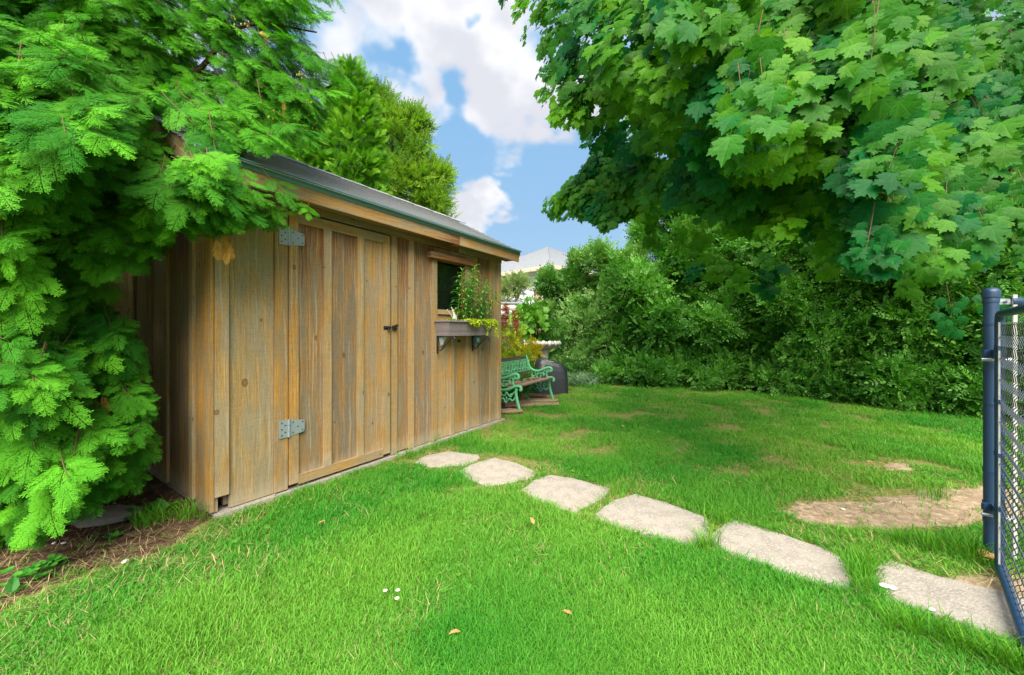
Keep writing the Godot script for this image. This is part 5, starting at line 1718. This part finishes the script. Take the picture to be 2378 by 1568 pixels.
# ---------------------------------------------------------------- lawn
func tuft_mesh(seed_: int, blades: int, tall: float, spread: float) -> ArrayMesh:
	var r := RandomNumberGenerator.new()
	r.seed = seed_
	var mb := MB.new()
	for k in blades:
		var a := r.randf_range(0, TAU)
		var rad := spread * sqrt(r.randf())
		var p := Vector3(cos(a) * rad, -.004, sin(a) * rad)
		var h := tall * r.randf_range(.5, 1.12)
		var b := r.randf_range(0, TAU)
		var lean := Vector3(cos(b), 0, sin(b)) * h * r.randf_range(.2, 1.25)
		var w := r.randf_range(.0011, .0019)
		var sd := Vector3(-sin(b), 0, cos(b)).rotated(Vector3.UP, r.randf_range(-.9, .9)) * w
		var kk := r.randf_range(.72, 1.25)
		mb.col = Color(kk * r.randf_range(.8, 1.25), kk, kk * r.randf_range(.8, 1.3))
		if r.randf() < .15: mb.col = Color(3.4, 1.02, 5.0) * r.randf_range(.7, 1.0)
		var q1 := p + Vector3(0, h * .55, 0) + lean * .25
		var q2 := p + Vector3(0, h * .92, 0) + lean * .68
		var q3 := p + Vector3(0, h * 1.0, 0) + lean
		if r.randf() < .25: q3.y -= h * .22
		mb.quad(p - sd, p + sd, q1 + sd, q1 - sd); mb.quad(q1 - sd, q1 + sd, q2 + sd * .7, q2 - sd * .7); mb.tri(q2 - sd * .7, q2 + sd * .7, q3)
	return mb.commit()
func lawn_free(p: Vector2, margin: float) -> float:
	# how much grass grows here, 0 to 1
	var q := Vector3(p.x, 0, p.y) - SH0
	var x := q.dot(SHD)
	var z := q.dot(SHN)
	if x > -.10 and x < LEN + .08 and z < .075 and z > -DEEP - .1: return 0.0
	for s in slabs:
		if inside(p, s):
			var d := 9.0
			for i in s.size(): d = minf(d, p.distance_to(Geometry2D.get_closest_point_to_segment(p, s[i], s[(i + 1) % s.size()])))
			return 0.0
	if inside(p, bed): return .05
	if p.x < -.9:
		var e := 9.0
		for i in bed.size(): e = minf(e, p.distance_to(Geometry2D.get_closest_point_to_segment(p, bed[i], bed[(i + 1) % bed.size()])))
		if e < .28: return .35 + .6 * e / .28
	for i in bare.size():
		if inside(p, bare[i]): return .05 if i < 4 else (.42 if i < 7 else .05)
	return 1.0
func dry_at(p: Vector3, nz: FastNoiseLite) -> float:
	# worn, strawy places: the corner by the thuja, the far lawn, the slabs' far edges
	var k := nz.get_noise_2d(p.x, p.z)
	for q in [[Vector3(-1.75, 0, -1.5), .5, .7], [Vector3(-1.35, 0, -1.95), .35, .3], [Vector3(-1.2, 0, -1.4), .4, .3], [Vector3(1.5, 0, -4.3), .6, .25], [Vector3(3.3, 0, -3.2), .5, .25], [Vector3(2.9, 0, -4.6), .9, .15]]:
		k += q[2] * exp(-pow(p.distance_to(q[0]) / q[1], 2))
	return k
func build_lawn():
	var dens := noise(401, .9, 3)
	var tone := noise(402, .55, 3)
	var dry := noise(403, 1.6, 4)
	var groups := [[], [], [], [], []]
	var cols := [[], [], [], [], []]
	var straw := []
	var straw_c := []
	var n := 0
	# patches over the open lawn: closer together near the eye
	for i in 10500:
		var d := 1.0 / rr(1.0 / 11.5, 1.0 / .9)
		if i % 4 == 0: d = sqrt(rr(12.0, 132.0))
		var px := rr(-650, 3000)
		var p := Vector3((px - CX) / FOC * d, 0, -d)
		var g2 := Vector2(p.x, p.z)
		if p.x > 1.2 and p.z < -4.0 and (p.x * .62 - p.z * .79) > 9.9: continue
		if p.x < -1.0 and p.z < -7.2: continue
		var dr := dry_at(p, dry)
		var near := 1.0
		for k in 6:
			var q := g2 + Vector2(cos(k * 1.047), sin(k * 1.047)) * .13
			near = minf(near, lawn_free(q, .015))
		var t := clampf(.5 + tone.get_noise_2d(p.x, p.z) * 1.1 + rr(-.1, .1), 0, 1)
		var cc := Color(.055, .31, .022).lerp(Color(.175, .44, .042), t)
		var sc := (1.0 + .35 * dens.get_noise_2d(p.x, p.z)) * rr(.8, 1.2)
		if near >= 1.0:
			if dr > .34 and rng.randf() < (.5 if d < 4 else .2): continue
			if d > 1.6 and d < 4.0 and rng.randf() < .15: continue
			var w := rng.randi() % 2 if dens.get_noise_2d(p.x + 30, p.z) < .25 else 2
			var wide := 1.0 if d < 4 else (1.0 + (d - 4.0) * .1)
			groups[w].append(Transform3D(Basis(Vector3.UP, rr(0, TAU)) * Basis.from_scale(Vector3(wide, sc, wide)), p + Vector3(0, .003, 0)))
			cols[w].append(cc); n += 1
		else:
			# single tufts where the ground is broken up by slabs, soil or the shed
			for k in 12:
				var q := g2 + Vector2(rr(-.16, .16), rr(-.16, .16))
				if rng.randf() > lawn_free(q, .012): continue
				var w := 3 + rng.randi() % 2
				groups[w].append(Transform3D(Basis(Vector3.UP, rr(0, TAU)) * Basis.from_scale(Vector3.ONE * rr(.7, 1.1) * sc), Vector3(q.x, .003, q.y)))
				cols[w].append(cc * rr(.9, 1.1)); n += 1
	for i in 48000:
		var d := 1.0 / rr(1.0 / 9.0, 1.0 / .95)
		var px := rr(-650, 3000)
		var p := Vector3((px - CX) / FOC * d, 0, -d)
		var free := lawn_free(Vector2(p.x, p.z), .05)
		if free <= 0.0: continue
		var dr := dry_at(p, dry)
		if free >= 1.0 and dr < rr(-.15, .4): continue
		straw.append(Transform3D(Basis(Vector3.UP, rr(0, TAU)) * Basis(Vector3(1, 0, 0), rr(.8, 1.5)) * Basis.from_scale(Vector3.ONE * rr(.5, 1.2)), p + Vector3(0, rr(.014, .038), 0)))
		straw_c.append(Color(1, 1, 1) * rr(.6, 1.15))
	for s in slabs:
		for k in 150:
			var i := rng.randi() % int(s.size())
			var q: Vector2 = s[i].lerp(s[(i + 1) % s.size()], rng.randf()) + Vector2(rr(-.05, .05), rr(-.09, .035))
			straw.append(Transform3D(Basis(Vector3.UP, rr(0, TAU)) * Basis(Vector3(1, 0, 0), rr(1.1, 1.5)) * Basis.from_scale(Vector3.ONE * rr(.4, .9)), Vector3(q.x, rr(.018, .03), q.y)))
			straw_c.append(Color(1, 1, 1) * rr(.7, 1.2))
	print("tufts ", n, " straw ", straw.size())
	var lawn := thing("lawn_grass", "short bright green lawn grass with dry straw between the blades", "grass")
	lawn.set_meta("kind", "stuff")
	var tm := [tuft_mesh(1, 330, .036, .18), tuft_mesh(2, 310, .044, .18), tuft_mesh(3, 270, .060, .16), tuft_mesh(4, 14, .032, .04), tuft_mesh(5, 12, .040, .035)]
	for k in 5: scatter("blades", tm[k], M.grass, groups[k], cols[k], lawn)
	# clover and broad weeds among the blades
	var cm := MB.new()
	for k in 3:
		var an := TAU * k / 3.0
		leaf_blade(cm, Transform3D(basis_to(Vector3(cos(an), .2, sin(an)), Vector3.UP).scaled_local(Vector3(1.6, 1, 1)), Vector3(0, 2.2, 0)), .3)
	var wx := []
	var wc := []
	var wn := noise(405, 1.1, 2)
	for i in 5200:
		var d := 1.0 / rr(1.0 / 8.0, 1.0 / .95)
		var p := Vector3((rr(-500, 2900) - CX) / FOC * d, .002, -d)
		if wn.get_noise_2d(p.x, p.z) < .16 or lawn_free(Vector2(p.x, p.z), 0.0) < 1.0 or (p.x * .62 - p.z * .79) > 9.0: continue
		wx.append(Transform3D(Basis(Vector3.UP, rr(0, TAU)) * Basis(Vector3(1, 0, 0), rr(-.3, .3)) * Basis.from_scale(Vector3.ONE * rr(.010, .018)), p))
		wc.append(Color(.07, .30, .035).lerp(Color(.17, .44, .05), rng.randf()))
	scatter("clover_leaves", cm.commit(), M.leaf, wx, wc, lawn)
	var sm := MB.new()
	ribbon(sm, Vector3(0, -.05, 0), Vector3(.012, .05, .004), .0012, Vector3(0, 0, 1))
	scatter("straw", sm.commit(), M.straw, straw, straw_c, lawn)
	# taller grass against the shed corner, the gate and the slab edges
	var tg := []
	var tc := []
	for a in [[[400, 1120], [520, 1190], 60], [[330, 1230], [470, 1200], 40], [[930, 1075], [1010, 1035], 24], [[1230, 975], [1150, 1000], 20], [[1640, 1290], [1655, 1240], 20], [[1985, 1400], [2010, 1300], 30], [[2080, 1265], [2300, 1310], 70], [[2060, 1470], [2400, 1590], 60], [[1560, 1240], [1690, 1220], 24], [[2150, 1150], [2180, 1170], 16], [[1540, 1200], [1400, 1160], 18]]:
		for k in a[2]:
			var u := rng.randf()
			var p := gp(lerpf(a[0][0], a[1][0], u) + rr(-22, 22), lerpf(a[0][1], a[1][1], u) + rr(-12, 12))
			var q := p - SH0
			var on := false
			for sl in slabs: on = on or inside(Vector2(p.x, p.z), sl)
			if on: continue
			if q.dot(SHD) > -.03 and q.dot(SHN) < .05 and q.dot(SHN) > -2.0: continue
			tg.append(Transform3D(Basis(Vector3.UP, rr(0, TAU)) * Basis.from_scale(Vector3.ONE * rr(.7, 1.3)), p))
			tc.append(Color(.06, .29, .014).lerp(Color(.15, .40, .02), rng.randf()))
	scatter("long_blades", tuft_mesh(9, 8, .11, .03), M.grass, tg, tc, lawn)
	# needles and twigs fallen on the planting bed
	var lx := []
	var lc := []
	for i in 2600:
		var p := gp(rr(-250, 520), rr(1030, 1420))
		if not inside(Vector2(p.x, p.z), bed): continue
		lx.append(Transform3D(Basis(Vector3.UP, rr(0, TAU)) * Basis(Vector3(1, 0, 0), rr(1.2, 1.6)) * Basis.from_scale(Vector3(1, rr(.3, 1.1), 1)), p + Vector3(0, rr(.014, .026), 0)))
		lc.append(Color(.34, .22, .19) * rr(.3, 1.1) if rng.randf() < .85 else Color(.7, .65, .6))
	for i in 1600:
		var p := gp(rr(1640, 2350), rr(895, 975))
		if not inside(Vector2(p.x, p.z), bare[7]): continue
		lx.append(Transform3D(Basis(Vector3.UP, rr(0, TAU)) * Basis(Vector3(1, 0, 0), rr(1.2, 1.6)) * Basis.from_scale(Vector3.ONE * rr(.6, 1.6)), p + Vector3(0, rr(.014, .03), 0)))
		lc.append(Color(.5, .35, .3) * rr(.4, 1.3))
	tag(scatter("plant_litter", sm.commit(), M.straw, lx, lc), "brown needles and dry stems lying on the soil", "litter")
func build_small_things():
	var lf := MB.new()
	leaf_blade(lf, Transform3D(), .24, .08)
	var lm := lf.commit()
	# broad weeds at the bed's edge
	var spots := [[385, 1195, .12, 5, "broad-leaved weed beside the shed's corner"], [330, 1200, .13, 4, "large-leaved weed in the bed beside the thuja"], [25, 1390, .08, 3, "small upright weed at the lawn edge"], [310, 1215, .06, 6, "small low weed in the bed beside the thuja"], [268, 1255, .05, 6, "tiny weed on the bare bed soil"]]
	var greens := tinted(M.leaf, [Color(.06, .27, .03), Color(.10, .36, .04), Color(.04, .20, .03)])
	for s in spots:
		var w := thing("weed_plant", s[4], "weed", gp(s[0], s[1]))
		for k in s[3]:
			var an: float = TAU * k / s[3] + rr(-.3, .3)
			put("leaf", lm, greens[k % 3], w, Transform3D(basis_to(Vector3(cos(an), rr(.5, 1.0), sin(an)), Vector3.UP).scaled_local(Vector3.ONE * s[2] * rr(.8, 1.2)), Vector3(0, .01, 0)))
		var mb := MB.new()
		mb.tube([Vector3(0, -.01, 0), Vector3(0, .025, 0)], [.004, .003], 5)
		part("stem", mb, M.twig_green, w)
	# clover clump
	var c := thing("clover_clump", "round-leaved green clover clump on the bare soil by the lawn edge", "clover", gp(80, 1345))
	var cl := coin_leaf()
	for k in 26:
		var an := rr(0, TAU)
		var r := .085 * sqrt(rng.randf())
		var at := Vector3(cos(an) * r, rr(.03, .075), sin(an) * r)
		var mb := MB.new()
		mb.tube([Vector3(at.x * .3, 0, at.z * .3), at], [.0012, .001], 4)
		var st := part("stem", mb, M.twig_green, c)
		for q in 3: put("leaflet", cl, greens[(k + q) % 3], st, Transform3D(basis_to(Vector3(cos(q * 2.1 + k), .15, sin(q * 2.1 + k)), Vector3(rr(-.2, .2), 1, .3)).scaled_local(Vector3.ONE * rr(.022, .032)), at))
	# daisies
	for q in [[893, 1405], [922, 1404], [920, 1424]]:
		var d := thing("daisy", "small white daisy in the grass", "flower", gp(q[0], q[1]), Basis(), "white daisies in the lawn")
		var mb := MB.new()
		mb.tube([Vector3.ZERO, Vector3(.003, .062, .004)], [.0012, .001], 4)
		part("stem", mb, M.twig_green, d)
		mb = MB.new()
		for k in 9:
			var an := TAU * k / 9
			ribbon(mb, Vector3(.003, .063, .004), Vector3(.003 + cos(an) * .011, .067, .004 + sin(an) * .011), .003, Vector3.UP)
		part("petals", mb, M.white, d)
		mb = MB.new()
		mb.lathe([[.0035, .063], [.003, .067], [.0003, .068]], 8, Vector3(.003, 0, .004))
		part("centre", mb, mat(.6, .42, .03), d)
	# stones
	var st := [[2055, 1362, .02, "flat white pebble on the slab by the gate"], [2072, 1366, .016, "flat white pebble on the slab by the gate"], [2162, 1416, .012, "tiny white pebble lying further along the gate slab"], [1957, 1183, .012, "white pebble on the worn earth patch"], [125, 1262, .011, "white pebble on the dark bed soil"], [147, 1262, .011, "white pebble on the dark bed soil"], [290, 1305, .016, "pale stone chip at the lawn edge by the bed"], [265, 1170, .011, "pale pebble near the thuja's lowest sprays"]]
	for q in st:
		var mb := MB.new()
		var r: float = q[2]
		mb.lathe([[.0005, -r * .35], [r * .8, -r * .25], [r, 0], [r * .7, r * .35], [.0005, r * .45]], 9)
		var on_slab: bool = q[0] > 2000
		var o := part("pebble", mb, M.white)
		var at := gp(q[0], q[1], .024 if on_slab else .016)
		o.transform = Transform3D(Basis(Vector3.UP, rr(0, 3)).scaled_local(Vector3(1.3, .8, .9)), at + Vector3(0, r * .18, 0))
		tag(o, q[3], "pebble", "pebbles")
	# big flat rock half hidden below the thuja
	var rk := MB.new()
	rk.lathe([[.16, -.03], [.17, .0], [.15, .03], [.10, .045], [.001, .05]], 11, Vector3.ZERO)
	var nz := noise(9, 6.0, 3)
	for i in rk.v.size():
		var v: Vector3 = rk.v[i]
		rk.v[i] = v * (1.0 + .35 * nz.get_noise_3dv(v)) * Vector3(1.3, 1, .8)
	var ro := part("flat_rock", rk, M.concrete)
	ro.position = gp(250, 1205)
	tag(ro, "flat grey rock half hidden under the thuja", "rock")
	# curled dead leaf by the gate
	for q in [[2262, 1300, .13, .9], [2292, 1318, .12, -.5]]:
		var d := put("dead_leaf", lm, M.dead_leaf, self, Transform3D(basis_to(Vector3(.8, .12, q[3]), Vector3(.1, 1, .5)).scaled_local(Vector3(1, 1, 2.2) * q[2]), gp(q[0], q[1]) + Vector3(-.03, .035, 0)))
		tag(d, "curled brown dead leaf at the foot of the gate post", "leaf", "dead leaves by the gate post")
	# fallen leaves on the lawn
	for q in [[1480, 925], [1450, 1002], [1770, 1030], [2010, 1085], [1240, 1240], [735, 1240], [1330, 1460], [1070, 1500]]:
		var d := put("fallen_leaf", lm, M.dead_leaf, self, Transform3D(basis_to(Vector3(rr(-1, 1), .1, rr(-1, 1)), Vector3(rr(-.3, .3), 1, rr(-.2, .3))).scaled_local(Vector3.ONE * .05), gp(q[0], q[1]) + Vector3(0, .055, 0)))
		tag(d, "small tan fallen leaf caught in the lawn grass", "leaf", "fallen leaves on the lawn")
	# thin line from the shed's far edge
	var mb := MB.new()
	mb.tube(smooth([shed_point(2.75, 1.335, .035), shed_point(3.16, 1.335, .05), shed_point(3.7, 1.30, .02), shed_point(5.2, 1.22, -.5)]), same(.0022, 16), 5)
	tag(part("garden_wire", mb, M.bar_grey), "thin pale wire strung from the shed wall past its far corner", "wire")
